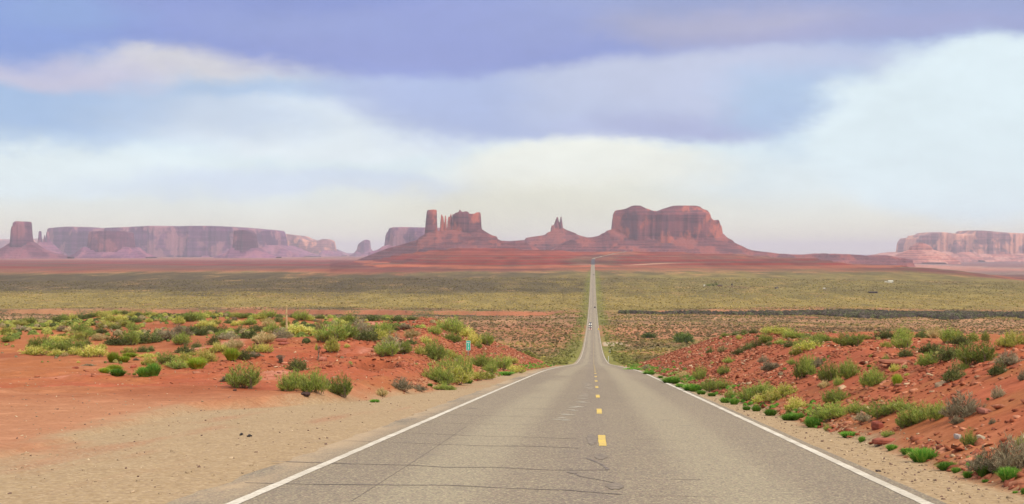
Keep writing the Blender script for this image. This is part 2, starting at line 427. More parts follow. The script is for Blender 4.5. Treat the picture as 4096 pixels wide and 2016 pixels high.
    soil = blend(soil, (.46, .19, .09), tan * sstep(.25, .6, n3 + .4 * n2))
    ridge = sstep(2650, 3300, s + 200 * n3); px_ = x / np.maximum(y, 1) * F + 512
    soil = blend(soil, (.225, .08, .05), ridge)
    soil = blend(soil, (.32, .115, .06), ridge * sstep(0, .5, fbm(x / 500, y / 160, 85)) * .8)
    soil = blend(soil, (.52, .33, .22), ridge * sstep(.35, .6, fbm(x / 160, y / 240, 87)) * sstep(-24, -8, z) * .7)
    leftfar = ridge * (x / np.maximum(y, 1) * F + 512 < 420)
    soil = blend(soil, (.27, .045, .038), leftfar * (1 - sstep(7500, 11000, s)) * .85)
    soil = blend(soil, (.17, .12, .085), leftfar * sstep(.05, .4, fbm(x / 700, y / 500, 177)) * .7 * (1 - sstep(5500, 7500, s)))
    soil = blend(soil, (.30, .12, .08), sstep(6500, 9000, s) * .9)
    rightfar = sstep(4300, 5600, s) * (x > y * .16)
    soil = blend(soil, (.36, .24, .19), rightfar * .9)
    soil = blend(soil, (.45, .2, .16), rightfar * sstep(0, .5, fbm(x / 300, y / 900, 175)) * .6)
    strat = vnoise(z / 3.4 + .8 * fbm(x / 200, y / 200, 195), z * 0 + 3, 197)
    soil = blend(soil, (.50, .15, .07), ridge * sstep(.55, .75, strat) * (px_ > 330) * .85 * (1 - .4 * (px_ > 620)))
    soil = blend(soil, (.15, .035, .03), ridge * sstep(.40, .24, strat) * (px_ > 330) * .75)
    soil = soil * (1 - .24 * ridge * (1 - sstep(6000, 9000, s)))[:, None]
    # steep ledge faces are bare darker red rock
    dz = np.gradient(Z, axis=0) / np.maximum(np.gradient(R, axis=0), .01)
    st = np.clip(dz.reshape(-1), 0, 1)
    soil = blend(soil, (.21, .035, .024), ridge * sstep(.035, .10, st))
    plant = np.tile(C(.15, .135, .052), (len(x), 1))
    plant = blend(plant, (.30, .25, .075), sstep(-.1, .35, fbm(x / 45, y / 90, 91)) * .8)
    plant = blend(plant, (.34, .29, .085), sstep(1380, 1450, s) * (1 - sstep(1750, 1950, s + 100 * n3)) * .85)
    px = x / np.maximum(y, 1) * F + 512
    plant = blend(plant, (.105, .088, .045), sstep(1850, 2050, s + 160 * n3) * (1 - sstep(2600, 2900, s)) * (1 - sstep(420, 640, px)) * .85)
    plant = blend(plant, (.25, .225, .065), sstep(1700, 1900, s) * (1 - sstep(2500, 2800, s)) * sstep(560, 680, px) * .75)
    plant = blend(plant, (.17, .12, .06), redband * .5)
    plant = blend(plant, (.15, .125, .062), ridge * .9)
    verge = sstep(16, 6, np.abs(uo)) * sstep(130, 260, s) * (1 - sstep(2600, 3400, s))
    plant = blend(plant, (.23, .26, .06), verge * .7)
    veg = np.zeros(len(x))
    veg = veg + vw * (.69 + .25 * n2 + .15 * n1)
    veg = np.where(s > 620, veg - .22 * redband + .0, veg)
    veg = veg - .14 * sstep(950, 1060, s) * (1 - sstep(1215, 1270, s)) * (1 - verge)
    veg = veg + .28 * sstep(1390, 1460, s) * (1 - sstep(2600, 3000, s))
    veg = veg - .5 * np.clip(wb, 0, 1)
    veg = veg + .3 * verge
    veg = np.where(s > 2650, veg * (1 - ridge) + ridge * (.42 - .3 * sstep(.5, .8, strat) + .4 * fbm(x / 420, y / 200, 93) - .9 * sstep(.03, .12, st)), veg)
    veg = veg - .3 * leftfar * (1 - sstep(5000, 7000, s))
    veg = veg + .03 + .1 * (s < 260) * (np.abs(uo) > 7) * sstep(.1, .6, n1 + n4) 
    pull = sstep(612, 640, s_true) * (1 - sstep(668, 690, s_true + 10 * n1)) * sstep(4, 5, uo) * (1 - sstep(13, 18, uo + 3 * n1))
    soil = blend(soil, (.40, .33, .22), pull); veg = veg * (1 - pull)
    trk = (1 - sstep(5, 16, np.abs(s_true - 3420 - .12 * u))) * (u > -190) * (u < 330) * .8
    soil = blend(soil, (.46, .30, .20), trk); veg = veg * (1 - trk)
    veg = np.where(s < 0, .2, veg)
    aw = sstep(350, 1200, s)
    blot = fbm(x / 14, y / 60, 181, 4) * (1 - sstep(2400, 3400, s)) + fbm(x / 34, y / 330, 183, 4) * sstep(2400, 3400, s)
    kf = (1 - aw * np.clip(.42 * blot + .10, -.15, .5))[:, None]
    soil = soil * kf; plant = plant * kf * (1 - .12 * aw[:, None]) * np.array([1.0, .91, .88])
    veg = veg + aw * .35 * fbm(x / 30, y / 140, 187, 4) * (1 - ridge) + ridge * .3 * fbm(x / 60, y / 420, 189, 4)
    pad = lambda a: np.vstack([a, a[:1]])
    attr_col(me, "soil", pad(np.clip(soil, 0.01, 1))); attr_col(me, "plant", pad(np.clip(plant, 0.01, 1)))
    attr_f(me, "veg", np.append(np.clip(veg, 0, 1), 0)); attr_f(me, "gravel", np.append(g, 0))
    o = link("ground", me); tag(o, kind="structure"); return o
def ground_mat():
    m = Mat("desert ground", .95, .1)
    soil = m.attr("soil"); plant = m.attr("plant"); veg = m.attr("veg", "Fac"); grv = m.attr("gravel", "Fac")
    fine = m.noise(9, 5, rough=.7); mid = m.noise(.9, 5, rough=.65); big = m.noise(.06, 4)
    # dirt: streaks, grit, stones
    c = m.mix(m.rng(fine, .38, .62, 0., .55), soil, m.mix(1., soil, (.62, .55, .5), 'MULTIPLY'))
    c = m.mix(m.math('MULTIPLY', m.rng(mid, .48, .68, 0., .75), m.math('SUBTRACT', 1., m.math('MULTIPLY', grv, .75))), c, m.mix(1., soil, (1.22, 1.25, 1.3), 'MULTIPLY'))
    stre = m.noise(1.4, 6, (.25, 1.6, 1), .7)
    c = m.mix(m.math('MULTIPLY', m.rng(stre, .52, .7, 0., .65), m.math('SUBTRACT', 1., m.math('MULTIPLY', grv, .8))), c, m.mix(1., soil, (.70, .62, .58), 'MULTIPLY'))
    vo = m.n("ShaderNodeTexVoronoi"); vo.inputs["Scale"].default_value = 24; m.l(m.g.outputs["Position"], vo.inputs["Vector"])
    hsv = m.n("ShaderNodeSeparateColor"); m.l(vo.outputs["Color"], hsv.inputs[0])
    gcol = m.mix(m.rng(hsv.outputs[0], .1, .9, 0., 1., False), (.46, .34, .22), (.21, .15, .10))
    c = m.mix(m.math('MULTIPLY', m.math('MULTIPLY', grv, .55), m.rng(hsv.outputs[1], .3, .6)), c, gcol)
    # plants: clumps a metre or so across
    v1 = m.noise(.55, 6, (1, .8, 1), .75); v2 = m.noise(.035, 4, (.6, 1.2, 1), .6)
    thr = m.math('SUBTRACT', .83, m.math('MULTIPLY', veg, .5))
    thr2 = m.math('ADD', thr, m.math('MULTIPLY', m.math('SUBTRACT', v2, .5), .5))
    f = m.rng(v1, thr2, m.math('ADD', thr2, .05))
    pc = m.mix(m.rng(m.noise(.8, 4, rough=.7), .38, .64), m.mix(1., plant, (.45, .42, .55), 'MULTIPLY'), m.mix(1., plant, (1.25, 1.22, 1.0), 'MULTIPLY'))
    c = m.mix(f, c, pc)
    m.color(c)
    h = m.math('ADD', m.math('MULTIPLY', fine, .25), m.math('ADD', m.math('MULTIPLY', m.math('MULTIPLY', mid, .6), m.math('SUBTRACT', 1., grv)), m.math('MULTIPLY', f, .8)))
    m.bump(h, .55, .09)
    return m.m

# ---------------------------------------------------------------- road
def ribbon(name, ss, u0, u1, lift, mat, nu=2, parent=None, jitter=0, seed=0):
    ss = np.asarray(ss, float); u0 = np.broadcast_to(np.asarray(u0, float), ss.shape).copy(); u1 = np.broadcast_to(np.asarray(u1, float), ss.shape).copy()
    if jitter:
        u0 += jitter * fbm(ss * 2.1, ss * 0 + seed, seed, 4); u1 += jitter * fbm(ss * 2.3, ss * 0 + seed + 9, seed + 5, 4)
    k = np.linspace(0, 1, nu); U = u0[:, None] * (1 - k) + u1[:, None] * k; S = np.repeat(ss[:, None], nu, 1)
    c = uc(S); zz = road_z(S[:, 0])[:, None] + 0 * S
    X, Y = xy(S, U + c); Z = zz + (lift + lift * .004 * np.maximum(S, 0))
    V = np.stack([X, Y, Z], -1).reshape(-1, 3); n = len(ss)
    i = np.arange(n - 1)[:, None]; j = np.arange(nu - 1)[None]
    Fc = np.stack([i * nu + j, i * nu + j + 1, (i + 1) * nu + j + 1, (i + 1) * nu + j], -1).reshape(-1, 4)
    return mesh_np(name, V, Fc, [mat], True)
def svals(a, b, f=.01, mn=.15):
    v = [a]
    while v[-1] < b: v.append(v[-1] + max(mn, abs(v[-1]) * f))
    v[-1] = b; return np.array(v)
def road_mat():
    m = Mat("worn chip seal asphalt", .88, .25)
    mp = m.n("ShaderNodeMapping"); mp.vector_type = 'POINT'; mp.inputs["Rotation"].default_value = (0, 0, math.atan2(RD[0], RD[1]))
    m.l(m.g.outputs["Position"], mp.inputs[0]); rc = mp.outputs[0]           # x = u, y = s
    sp = m.n("ShaderNodeSeparateXYZ"); m.l(rc, sp.inputs[0]); uu = sp.outputs[0]
    base = m.mix(m.rng(m.noise(.25, 4, (1, .12, 1), coord=rc), .3, .7), (.178, .142, .10), (.215, .172, .12))
    lane = m.rng(m.math('ABSOLUTE', m.math('SUBTRACT', m.math('ABSOLUTE', m.math('ADD', uu, .05)), 1.85)), .25, .95)   # 0 mid lane .. 1 outside
    wob = m.noise(.4, 3, (.6, .05, 1), coord=rc)
    base = m.mix(m.math('MULTIPLY', m.math('SUBTRACT', 1., lane), m.rng(wob, .25, .55)), base, (.262, .22, .148))
    cen = m.rng(m.math('ABSOLUTE', m.math('SUBTRACT', uu, -.1)), .15, .6)
    base = m.mix(m.math('MULTIPLY', m.math('SUBTRACT', 1., cen), .5), base, (.16, .126, .10))
    # chips
    vo = m.n("ShaderNodeTexVoronoi"); vo.inputs["Scale"].default_value = 42; m.l(rc, vo.inputs["Vector"])
    s3 = m.n("ShaderNodeSeparateColor"); m.l(vo.outputs["Color"], s3.inputs[0])
    c = m.mix(m.rng(s3.outputs[0], .55, .95, 0., .55), base, (.46, .40, .25))
    c = m.mix(m.rng(s3.outputs[1], .55, .95, 0., .55), c, (.085, .07, .075))
    c = m.mix(m.rng(s3.outputs[2], .8, .98, 0., .35), c, (.30, .17, .16))
    blot = m.noise(1.3, 6, (1, .5, 1), .7, coord=rc)
    c = m.mix(m.rng(blot, .56, .72, 0., .35), c, (.15, .125, .105))
    dustn = m.noise(.5, 6, (1, .25, 1), .7, coord=rc)
    edge = m.rng(uu, -3.7, -4.5)
    c = m.mix(m.math('MULTIPLY', edge, m.rng(dustn, .4, .6, 0., .7)), c, (.42, .30, .18))
    # hair cracks
    cr = m.n("ShaderNodeTexVoronoi"); cr.feature = 'DISTANCE_TO_EDGE'; cr.inputs["Scale"].default_value = .55
    wv = m.n("ShaderNodeVectorMath"); wv.operation = 'ADD'; m.l(rc, wv.inputs[0])
    nz = m.n("ShaderNodeTexNoise"); nz.inputs["Scale"].default_value = 1.6; nz.inputs["Detail"].default_value = 5; m.l(rc, nz.inputs["Vector"]); m.l(nz.outputs["Color"], wv.inputs[1])
    mp2 = m.n("ShaderNodeMapping"); mp2.inputs["Scale"].default_value = (.22, .8, 1); m.l(wv.outputs[0], mp2.inputs[0]); m.l(mp2.outputs[0], cr.inputs["Vector"])
    c = m.mix(m.math('MULTIPLY', m.rng(cr.outputs["Distance"], .008, .0), m.rng(dustn, .5, .7, 0., .6)), c, (.09, .075, .07))
    m.color(c); m.bump(m.math('ADD', vo.outputs["Distance"], m.math('MULTIPLY', blot, .5)), .5, .01)
    return m.m
def paint(name, c, dirt):
    m = Mat(name, .7, .3)
    f = m.rng(m.noise(11, 8, rough=.85), .48, .62, 0., .85); f2 = m.rng(m.noise(.9, 5), .35, .65, 0., .5)
    m.color(m.mix(f2, m.mix(f, c, dirt), dirt)); return m.m
def build_road():
    a = road_mat()
    ss = svals(-25, 5000, .006, .3)
    nz = fbm(ss * 1.1, ss * 0, 101, 4) * .12; nz2 = fbm(ss * .9, ss * 0 + 5, 103, 4) * .07
    me = ribbon("road", ss, -4.55 + nz, 3.87 + nz2 * .4, 0.0, a, 5)
    tag(link("road", me), kind="structure")
    # new darker surfacing near the far end
    dk = plain("fresh dark asphalt", (.05, .05, .06), .9, .1)
    tag(link("road_patch", ribbon("road_patch", svals(3400, 3900, .004), -4.4, 4.2, .02, dk)), kind="structure")
    wm = paint("worn white road paint", (.60, .55, .46), (.32, .27, .20)); ym = paint("yellow road paint", (.62, .42, .07), (.34, .27, .12))
    for u0, u1 in ((-3.93, -3.79), (3.57, 3.71)):
        tag(link("road_markings", ribbon("road_markings", svals(-25, 4900, .006, .12), u0, u1, .005, wm, 2, jitter=.012, seed=7)), kind="structure")
    MBv = []
    s0 = 26.2 - 1.55
    k = 0; first = None
    while s0 + k * 12.19 < 1500:
        a0 = s0 + k * 12.19
        me = ribbon("road_markings", np.linspace(a0, a0 + 3.05, 9), .10, .235, .005, ym, 2, jitter=.01, seed=k)
        MBv.append(me); k += 1
    # join every dash into one markings sheet
    V = []; Fc = []; n = 0
    for me in MBv:
        v = np.zeros(len(me.vertices) * 3, np.float32); me.vertices.foreach_get("co", v); v = v.reshape(-1, 3)
        f = np.array([list(p.vertices) for p in me.polygons]) + n; V.append(v); Fc.append(f); n += len(v); bpy.data.meshes.remove(me)
    tag(link("road_markings", mesh_np("road_markings", np.vstack(V), np.vstack(Fc), [ym])), kind="structure")
    # tar-filled cracks across the lanes (full-picture coordinates of the photo turned into s,u)
    tar = plain("crack sealing tar", (.148, .118, .098), .8, .25, 3)
    V = []; Fc = []; n = 0
    def strip(pts, w, seed):
        nonlocal n
        pts = np.array(pts, float); t = np.linspace(0, len(pts) - 1, 70)
        S = np.interp(t, range(len(pts)), pts[:, 0]); U = np.interp(t, range(len(pts)), pts[:, 1])
        S = S + .10 * fbm(U * .9, U * 0 + seed, seed, 5, .6); ww = w * (1 + .6 * fbm(t * .8, t * 0, seed + 3, 3))
        dS = np.gradient(S); dU = np.gradient(U); l = np.hypot(dS, dU) + 1e-6
        a0 = np.stack([S - dU / l * ww / 2, U + dS / l * ww / 2], 1); a1 = np.stack([S + dU / l * ww / 2, U - dS / l * ww / 2], 1)
        SU = np.stack([a0, a1], 1).reshape(-1, 2); X, Y = xy(SU[:, 0], SU[:, 1]); Z = road_z(SU[:, 0]) + .004
        V.append(np.stack([X, Y, Z], 1)); k = np.arange(69)
        Fc.append(np.stack([2*k, 2*k+1, 2*k+3, 2*k+2], 1) + n); n += 140
    def su_px(fx, fy):      # full-resolution photo pixel on the near road plane
        px, py = fx / 4, fy / 4; s = 2389 / (py - 348.6); return (s, (px - 593) * s / F)
    z3 = lambda x, y: su_px(1400 + x * .5435, 1450 + y * .5435)
    for pts, w in [([z3(-800, 905), z3(0, 912), z3(700, 912), z3(1200, 930), z3(1600, 938), z3(1990, 968)], .05),
                   ([z3(-600, 745), z3(0, 758), z3(450, 765), z3(700, 780), z3(1050, 775), z3(1500, 792), z3(1900, 785)], .045),
                   ([z3(-350, 590), z3(0, 588), z3(400, 600), z3(950, 615), z3(1400, 618), z3(1700, 628)], .04),
                   ([z3(80, 518), z3(480, 525), z3(900, 543), z3(1400, 552), z3(1700, 560)], .035),
                   ([z3(300, 440), z3(700, 452), z3(1100, 458), z3(1400, 460)], .035),
                   ([z3(500, 378), z3(900, 392), z3(1300, 400), z3(1450, 402)], .035),
                   ([z3(870, 338), z3(920, 342), z3(950, 343)], .12),
                   ([z3(1200, 340), z3(1350, 342), z3(1500, 342)], .04),
                   ([z3(1610, 800), z3(1700, 835), z3(1850, 860), z3(1990, 890)], .04),
                   ([z3(1990, 968), z3(2300, 975), z3(2700, 978)], .02),
                   ([z3(1740, 700), z3(1850, 745), z3(1900, 785)], .05),
                   ([z3(0, 1035), z3(200, 905), z3(420, 765), z3(640, 620), z3(860, 470)], .010),
                   ([z3(2360, 850), z3(2576, 852)], .03), ([z3(2100, 560), z3(2576, 572)], .02)]:
        strip(pts, w, len(V) * 7 + 3)
    rs = random.Random(5)
    for k in range(16):
        s0 = 48 + k * 7 + rs.uniform(-2, 2); a0 = rs.uniform(-4.3, -2); strip([(s0, a0), (s0 + rs.uniform(-.4, .4), a0 + 2), (s0 + rs.uniform(-.5, .5), rs.uniform(-.3, 3))], .04, 200 + k)
    tag(link("road_cracks", mesh_np("road_cracks", np.vstack(V), np.vstack(Fc), [tar])), kind="structure")
    # dark repair patches beside the centre line, and pale scuffs
    V = []; Fc = []; n = 0
    def poly(cs, cu, ls, lu, seed, lift):
        nonlocal n
        t = np.linspace(0, 2 * math.pi, 25)[:-1]; r = 1 + .45 * fbm(np.cos(t) * 1.5 + seed, np.sin(t) * 1.5, seed, 4)
        S = cs + ls * r * np.cos(t); U = cu + lu * r * np.sin(t); X, Y = xy(S, U)
        V.append(np.vstack([[(*xy(cs, cu), float(road_z(np.array([cs]))[0]) + lift)], np.stack([X, Y, road_z(S) + lift], 1)]))
        k = np.arange(24); Fc.append(np.stack([0 * k, 1 + k, 1 + (k + 1) % 24], 1) + n); n += 25
    s, u = z3(1780, 560); poly(s, u, 1.6, .09, 3, .006)
    s, u = z3(1850, 690); poly(s, u, .6, .10, 5, .006)
    s, u = z3(1940, 905); poly(s, u, .4, .10, 9, .006)
    s, u = z3(1640, 805); poly(s, u, .22, .07, 11, .006)
    s, u = z3(2200, 900)
    tag(link("road_repair", mesh_np("road_repair", np.vstack(V), np.vstack(Fc), [plain("road repair tar", (.18, .145, .112), .9, .3, 9)])), kind="structure")
    V = []; Fc = []; n = 0
    for (x, y) in [(1750, 150), (1752, 160), (1748, 168), (1755, 182), (1765, 190), (1730, 232), (1722, 245), (1715, 262), (1700, 288), (1712, 292), (1660, 322), (1640, 330), (1690, 325), (1625, 348), (1650, 352), (1580, 380), (1610, 385), (1550, 418), (1590, 425), (1560, 405)]:
        s, u = z3(x, y); poly(s, u, .05 + .002 * s, .10 + .12 * rs.random(), x, .006)
    tag(link("road_scuffs", mesh_np("road_scuffs", np.vstack(V), np.vstack(Fc), [plain("pale dust scuff", (.40, .36, .29), .9, .3, 20)])), kind="structure")

# ---------------------------------------------------------------- buttes and mesas
def rock_mat(name, a, b, hi, strata=.05):
    m = Mat(name, .95, .1)
    z = m.noise(strata, 5, (.03, .03, 1), .7); v = m.noise(.012, 6, (1, 1, .12), .65); p = m.noise(.006, 5, (1, 1, .8), .6)
    f = m.noise(.05, 6, (1, 1, .5), .7)
    c = m.mix(m.rng(v, .35, .65, 0., .8), a, b)
    c = m.mix(m.rng(z, .48, .54, 0., .9), c, m.mix(1., c, (.5, .46, .52), 'MULTIPLY'))
    c = m.mix(m.rng(z, .44, .38, 0., .5), c, m.mix(1., c, (1.35, 1.3, 1.25), 'MULTIPLY'))
    c = m.mix(m.rng(p, .50, .58, 0., .85), c, hi)
    c = m.mix(m.rng(f, .4, .7, 0., .4), c, m.mix(1., c, (.6, .55, .55), 'MULTIPLY'))
    m.color(c); m.bump(m.math('ADD', m.math('MULTIPLY', f, 1.), m.math('MULTIPLY', v, 1.5)), .7, 8)
    return m.m
def butte(name, label, D, caps, talus, cell, hd_talus, mats, cat="butte", slope=.55, seed=1, group=None, flute=1.0, rim=None):
    """caps: (part name, [(fx, fy) silhouette in photo pixels], half depth in metres); talus: [(fx, fy)] crest of the scree apron"""
    k = D / F / 4
    tm = lambda pts: np.array([((x - 2048) * k, (1008 - y) * k) for x, y in pts])
    T = tm(talus); x0, x1 = T[0, 0], T[-1, 0]; xc = (x0 + x1) / 2
    zmin = -130 if D > 5000 else -80
    tmax = T[:, 1].max(); run = min((tmax - zmin) / slope * .8, 900); yd = hd_talus + run
    xs = np.arange(x0 - 1, x1 + cell, cell); ys = np.arange(-yd, yd + cell, cell)
    X, Y = np.meshgrid(xs, ys, indexing='ij')
    tz = np.interp(X, T[:, 0], T[:, 1])
    tz = tz + 2.2 * fbm(X / 45, Y / 45, seed, 4) * sstep(0, 60, np.abs(Y))
    dy = np.maximum(np.abs(Y) - hd_talus * (.8 + .3 * fbm(X / 150, np.sign(Y) * 5.0, seed + 3, 3)), 0)
    gull = np.abs(fbm(X / 60 + .15 * Y / 60, Y / 260, seed + 5, 4)) * 26 * sstep(10, 160, dy) * flute
    fall = slope * dy * (1 - .28 * sstep(60, 450, dy)) + gull * .5
    Z = tz - fall
    st = 17.0; kk = (Z + 4 * fbm(X / 200, Y / 200, seed + 8, 3)) / st; fr = kk - np.floor(kk)
    Z = np.where(dy > 4, Z + (sstep(.7, .93, fr) - fr) * st * 1.0, Z)
    Z = np.maximum(Z, zmin)
    idm = np.zeros(X.shape, int)
    for ci, (pn, prof, hd) in enumerate(caps):
        Cp = tm(prof); a, b = Cp[0, 0], Cp[-1, 0]
        xa, xb = Cp[:, 0].min(), Cp[:, 0].max(); mid = (xa + xb) / 2; hw = (xb - xa) / 2 + .01
        top = np.interp(X, Cp[:, 0], Cp[:, 1], left=-999, right=-999)
        rx = np.clip(np.abs((X - mid) / hw), 0, 1)
        edge = hd * (1 - rx ** 3.5) ** .55
        fl = fbm(X / 38, Y / 400, seed + 11 + ci, 4, .6) * min(hd * .30, 34) * .7 + fbm(X / 110, Y / 300, seed + 13 + ci, 3) * min(hd * .45, 80)
        side = np.where(Y < 0, 1, .8)
        ins = edge * side + fl * (rx < .97) - np.abs(Y)
        inside = (ins > 0) & (X >= xa) & (X <= xb)
        # keep the crest line itself solid
        inside |= (np.abs(Y) < cell * 1.1) & (X >= xa) & (X <= xb)
        tn = top + 1.5 * fbm(X / 30, Y / 30, seed + 15, 3) * (np.abs(Y) > cell * 2) - .012 * np.abs(Y)
        if rim:
            rz_ = (1008 - rim) * k + 5 * fbm(X / 90, Y / 90, seed + 21, 3); ri = np.maximum(ins - 16, 0)
            kk2 = ri * .75; q2 = kk2 / 13; kk2 = (np.floor(q2) + sstep(.45, .8, q2 - np.floor(q2))) * 13
            tn = np.where(np.abs(Y) < cell * 1.1, tn, np.minimum(tn, rz_ + kk2))
        low = Z; dpt = np.clip(ins / max(6., cell * 1.6), 0, 1)
        # small ledge near the rim, then sheer face
        zz = low + (tn - low) * np.where(dpt < .34, .78 + .1 * fbm(X / 60, Y / 60, seed + 19, 2), np.where(dpt < 1, .93, 1.0))
        use = inside & (tn > low + 2)
        Z = np.where(use, zz, Z); idm = np.where(use, ci + 1, idm)
    nx, ny = X.shape
    V = np.stack([X, Y, Z], -1).reshape(-1, 3)
    i = np.arange(nx - 1)[:, None]; j = np.arange(ny - 1)[None]
    Fc = np.stack([i * ny + j, (i + 1) * ny + j, (i + 1) * ny + j + 1, i * ny + j + 1], -1).reshape(-1, 4)
    fid = idm.reshape(-1)[Fc].max(1)
    keep = V[:, 2][Fc].max(1) > zmin + .01
    root = bpy.data.objects.new(name, None); COL.objects.link(root); root.location = (0, D, 0)
    tag(root, label, cat, group)
    for c in range(len(caps) + 1):
        sel = Fc[(fid == c) & keep]
        if not len(sel): continue
        us, inv = np.unique(sel, return_inverse=True)
        pn = "talus_slope" if c == 0 else caps[c - 1][0]
        link(pn, mesh_np(pn, V[us], inv.reshape(sel.shape), [mats[0] if c == 0 else mats[1]], False), root)
    return root
def zf(x0, y0, sc_): return lambda pts: [(x0 + a / sc_, y0 + b / sc_) for a, b in pts]
def build_buttes():
    tal = rock_mat("red talus", (.20, .058, .055), (.13, .038, .042), (.30, .08, .055), .09)
    clf = rock_mat("red sandstone cliff", (.22, .06, .06), (.125, .038, .05), (.50, .13, .07), .03)
    tal2 = rock_mat("far talus", (.25, .09, .16), (.18, .062, .12), (.32, .12, .16), .07)  # far talus and cliff: violet cast of the haze mixed into the rock colour
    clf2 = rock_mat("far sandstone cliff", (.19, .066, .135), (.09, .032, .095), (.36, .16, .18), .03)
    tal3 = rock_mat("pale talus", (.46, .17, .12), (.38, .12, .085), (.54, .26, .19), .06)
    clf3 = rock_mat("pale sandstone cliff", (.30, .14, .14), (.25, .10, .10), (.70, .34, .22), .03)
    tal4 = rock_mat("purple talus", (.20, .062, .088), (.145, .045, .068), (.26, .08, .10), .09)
    clf4 = rock_mat("purple haze-tinted cliff", (.165, .055, .088), (.085, .028, .062), (.30, .10, .11), .03)  # purple of the hazy distance put into this talus and cliff colour
    z = zf(2300, 800, 3.68)
    r3 = zf(2700, 800, 1.845)
    butte("butte", "broad red double-humped butte right of the road's far end", 8500,
      [("cliff", z([(538, 432), (545, 330), (560, 230), (595, 155), (650, 148), (740, 135), (830, 88), (925, 90), (1000, 130), (1045, 140), (1090, 165), (1170, 175), (1240, 150), (1340, 115), (1420, 90), (1560, 88), (1740, 90), (1800, 110), (1815, 135), (1890, 155), (1925, 210), (1935, 265), (1970, 300), (2040, 305), (2060, 295), (2080, 320), (2090, 360), (2110, 385), (2135, 378), (2140, 440), (2145, 500)]), 230)],
      z([(-420, 800), (-200, 640), (0, 560), (100, 556), (180, 553), (250, 550), (380, 520), (400, 495), (460, 475), (475, 450), (540, 435), (1000, 425), (1800, 435), (2143, 500), (2200, 555), (2290, 600), (2300, 625), (2450, 690), (2500, 720), (2576, 740)]) + r3([(620, 380), (740, 395), (860, 403), (960, 405), (1010, 400), (1080, 395), (1130, 405), (1180, 397), (1280, 402), (1400, 412), (1530, 408), (1700, 440)]),
      6, 150, (tal, clf), seed=3, rim=853)
    r2 = zf(1400, 780, 1.84)
    butte("butte", "small butte with two thin pointed spires on a wide cone above the road's end", 9300,
      [("spire", r2([(1478, 272), (1480, 240), (1482, 225), (1500, 222), (1506, 205), (1513, 185), (1519, 166), (1526, 160), (1532, 172), (1538, 196), (1541, 215)]), 45),
       ("spire", r2([(1541, 215), (1546, 190), (1550, 160), (1557, 158), (1560, 190), (1563, 215), (1568, 248)]), 28)],
      r2([(1050, 460), (1100, 336), (1180, 340), (1285, 331), (1295, 315), (1400, 300), (1440, 290), (1450, 278), (1478, 268), (1520, 255), (1568, 245), (1600, 262), (1660, 282), (1670, 292), (1740, 312), (1800, 330), (1880, 420)]),
      5, 60, (tal, clf), seed=11)
    c = zf(1480, 800, 4.293)
    butte("butte", "castle-like butte with a thick column, thin spires and a long jagged fin", 8000,
      [("rock_column", c([(943, 575), (950, 440), (965, 330), (975, 230), (990, 180), (1040, 168), (1090, 163), (1150, 172), (1154, 230), (1149, 330), (1147, 420), (1151, 530)]), 48),
       ("spire", c([(1198, 525), (1208, 400), (1212, 340), (1220, 260), (1228, 238), (1240, 262), (1258, 290), (1262, 340), (1272, 348), (1277, 368)]), 18),
       ("spire", c([(1277, 368), (1285, 280), (1298, 262), (1308, 270), (1312, 350), (1316, 520)]), 16),
       ("spire", c([(1322, 520), (1330, 400), (1335, 310), (1350, 285), (1364, 288), (1370, 310), (1376, 270), (1388, 228), (1398, 250), (1409, 285), (1414, 305)]), 22),
       ("rock_fin", c([(1414, 305), (1418, 242), (1428, 240), (1440, 252), (1470, 225), (1534, 207), (1536, 170), (1555, 172), (1578, 203), (1620, 205), (1640, 195), (1690, 203), (1700, 237), (1740, 238), (1800, 235), (1830, 215), (1885, 208), (1900, 240), (1912, 270), (1910, 400), (1917, 505)]), 85)],
      r2([(60, 480), (180, 432), (260, 400), (500, 330), (520, 310), (555, 290)]) + c([(1150, 515), (1200, 535), (1330, 530), (1600, 500), (1917, 500), (1960, 530), (2020, 565), (2080, 600), (2130, 618), (2175, 622), (2182, 650), (2200, 675), (2260, 700), (2330, 706), (2576, 706), (2700, 740), (2900, 850)]),
      3.6, 80, (tal, clf), seed=23)
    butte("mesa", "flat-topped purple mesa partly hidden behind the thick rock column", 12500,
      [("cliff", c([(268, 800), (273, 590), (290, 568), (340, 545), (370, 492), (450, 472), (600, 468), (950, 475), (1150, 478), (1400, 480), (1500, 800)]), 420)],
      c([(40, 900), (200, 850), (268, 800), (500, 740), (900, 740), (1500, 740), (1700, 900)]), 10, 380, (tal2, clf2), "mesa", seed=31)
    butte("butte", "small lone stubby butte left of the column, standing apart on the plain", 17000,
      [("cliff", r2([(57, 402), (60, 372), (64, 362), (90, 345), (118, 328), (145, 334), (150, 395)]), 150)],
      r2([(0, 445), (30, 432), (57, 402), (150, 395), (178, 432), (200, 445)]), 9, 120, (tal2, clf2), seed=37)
    a = zf(0, 840, 1.84)
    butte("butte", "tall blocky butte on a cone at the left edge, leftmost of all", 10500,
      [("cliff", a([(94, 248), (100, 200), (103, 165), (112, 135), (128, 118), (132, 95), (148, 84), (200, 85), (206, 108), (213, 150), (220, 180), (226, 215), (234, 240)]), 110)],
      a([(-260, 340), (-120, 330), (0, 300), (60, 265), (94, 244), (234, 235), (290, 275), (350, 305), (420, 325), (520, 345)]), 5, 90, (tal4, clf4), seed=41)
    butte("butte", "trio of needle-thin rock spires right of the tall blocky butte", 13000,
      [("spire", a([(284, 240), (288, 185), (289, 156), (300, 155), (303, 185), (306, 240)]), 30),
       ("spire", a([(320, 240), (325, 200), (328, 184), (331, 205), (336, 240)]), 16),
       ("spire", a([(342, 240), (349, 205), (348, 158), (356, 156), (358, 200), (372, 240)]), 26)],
      a([(200, 300), (262, 250), (284, 238), (372, 236), (400, 262), (460, 320)]), 5, 40, (tal2, clf2), seed=43)
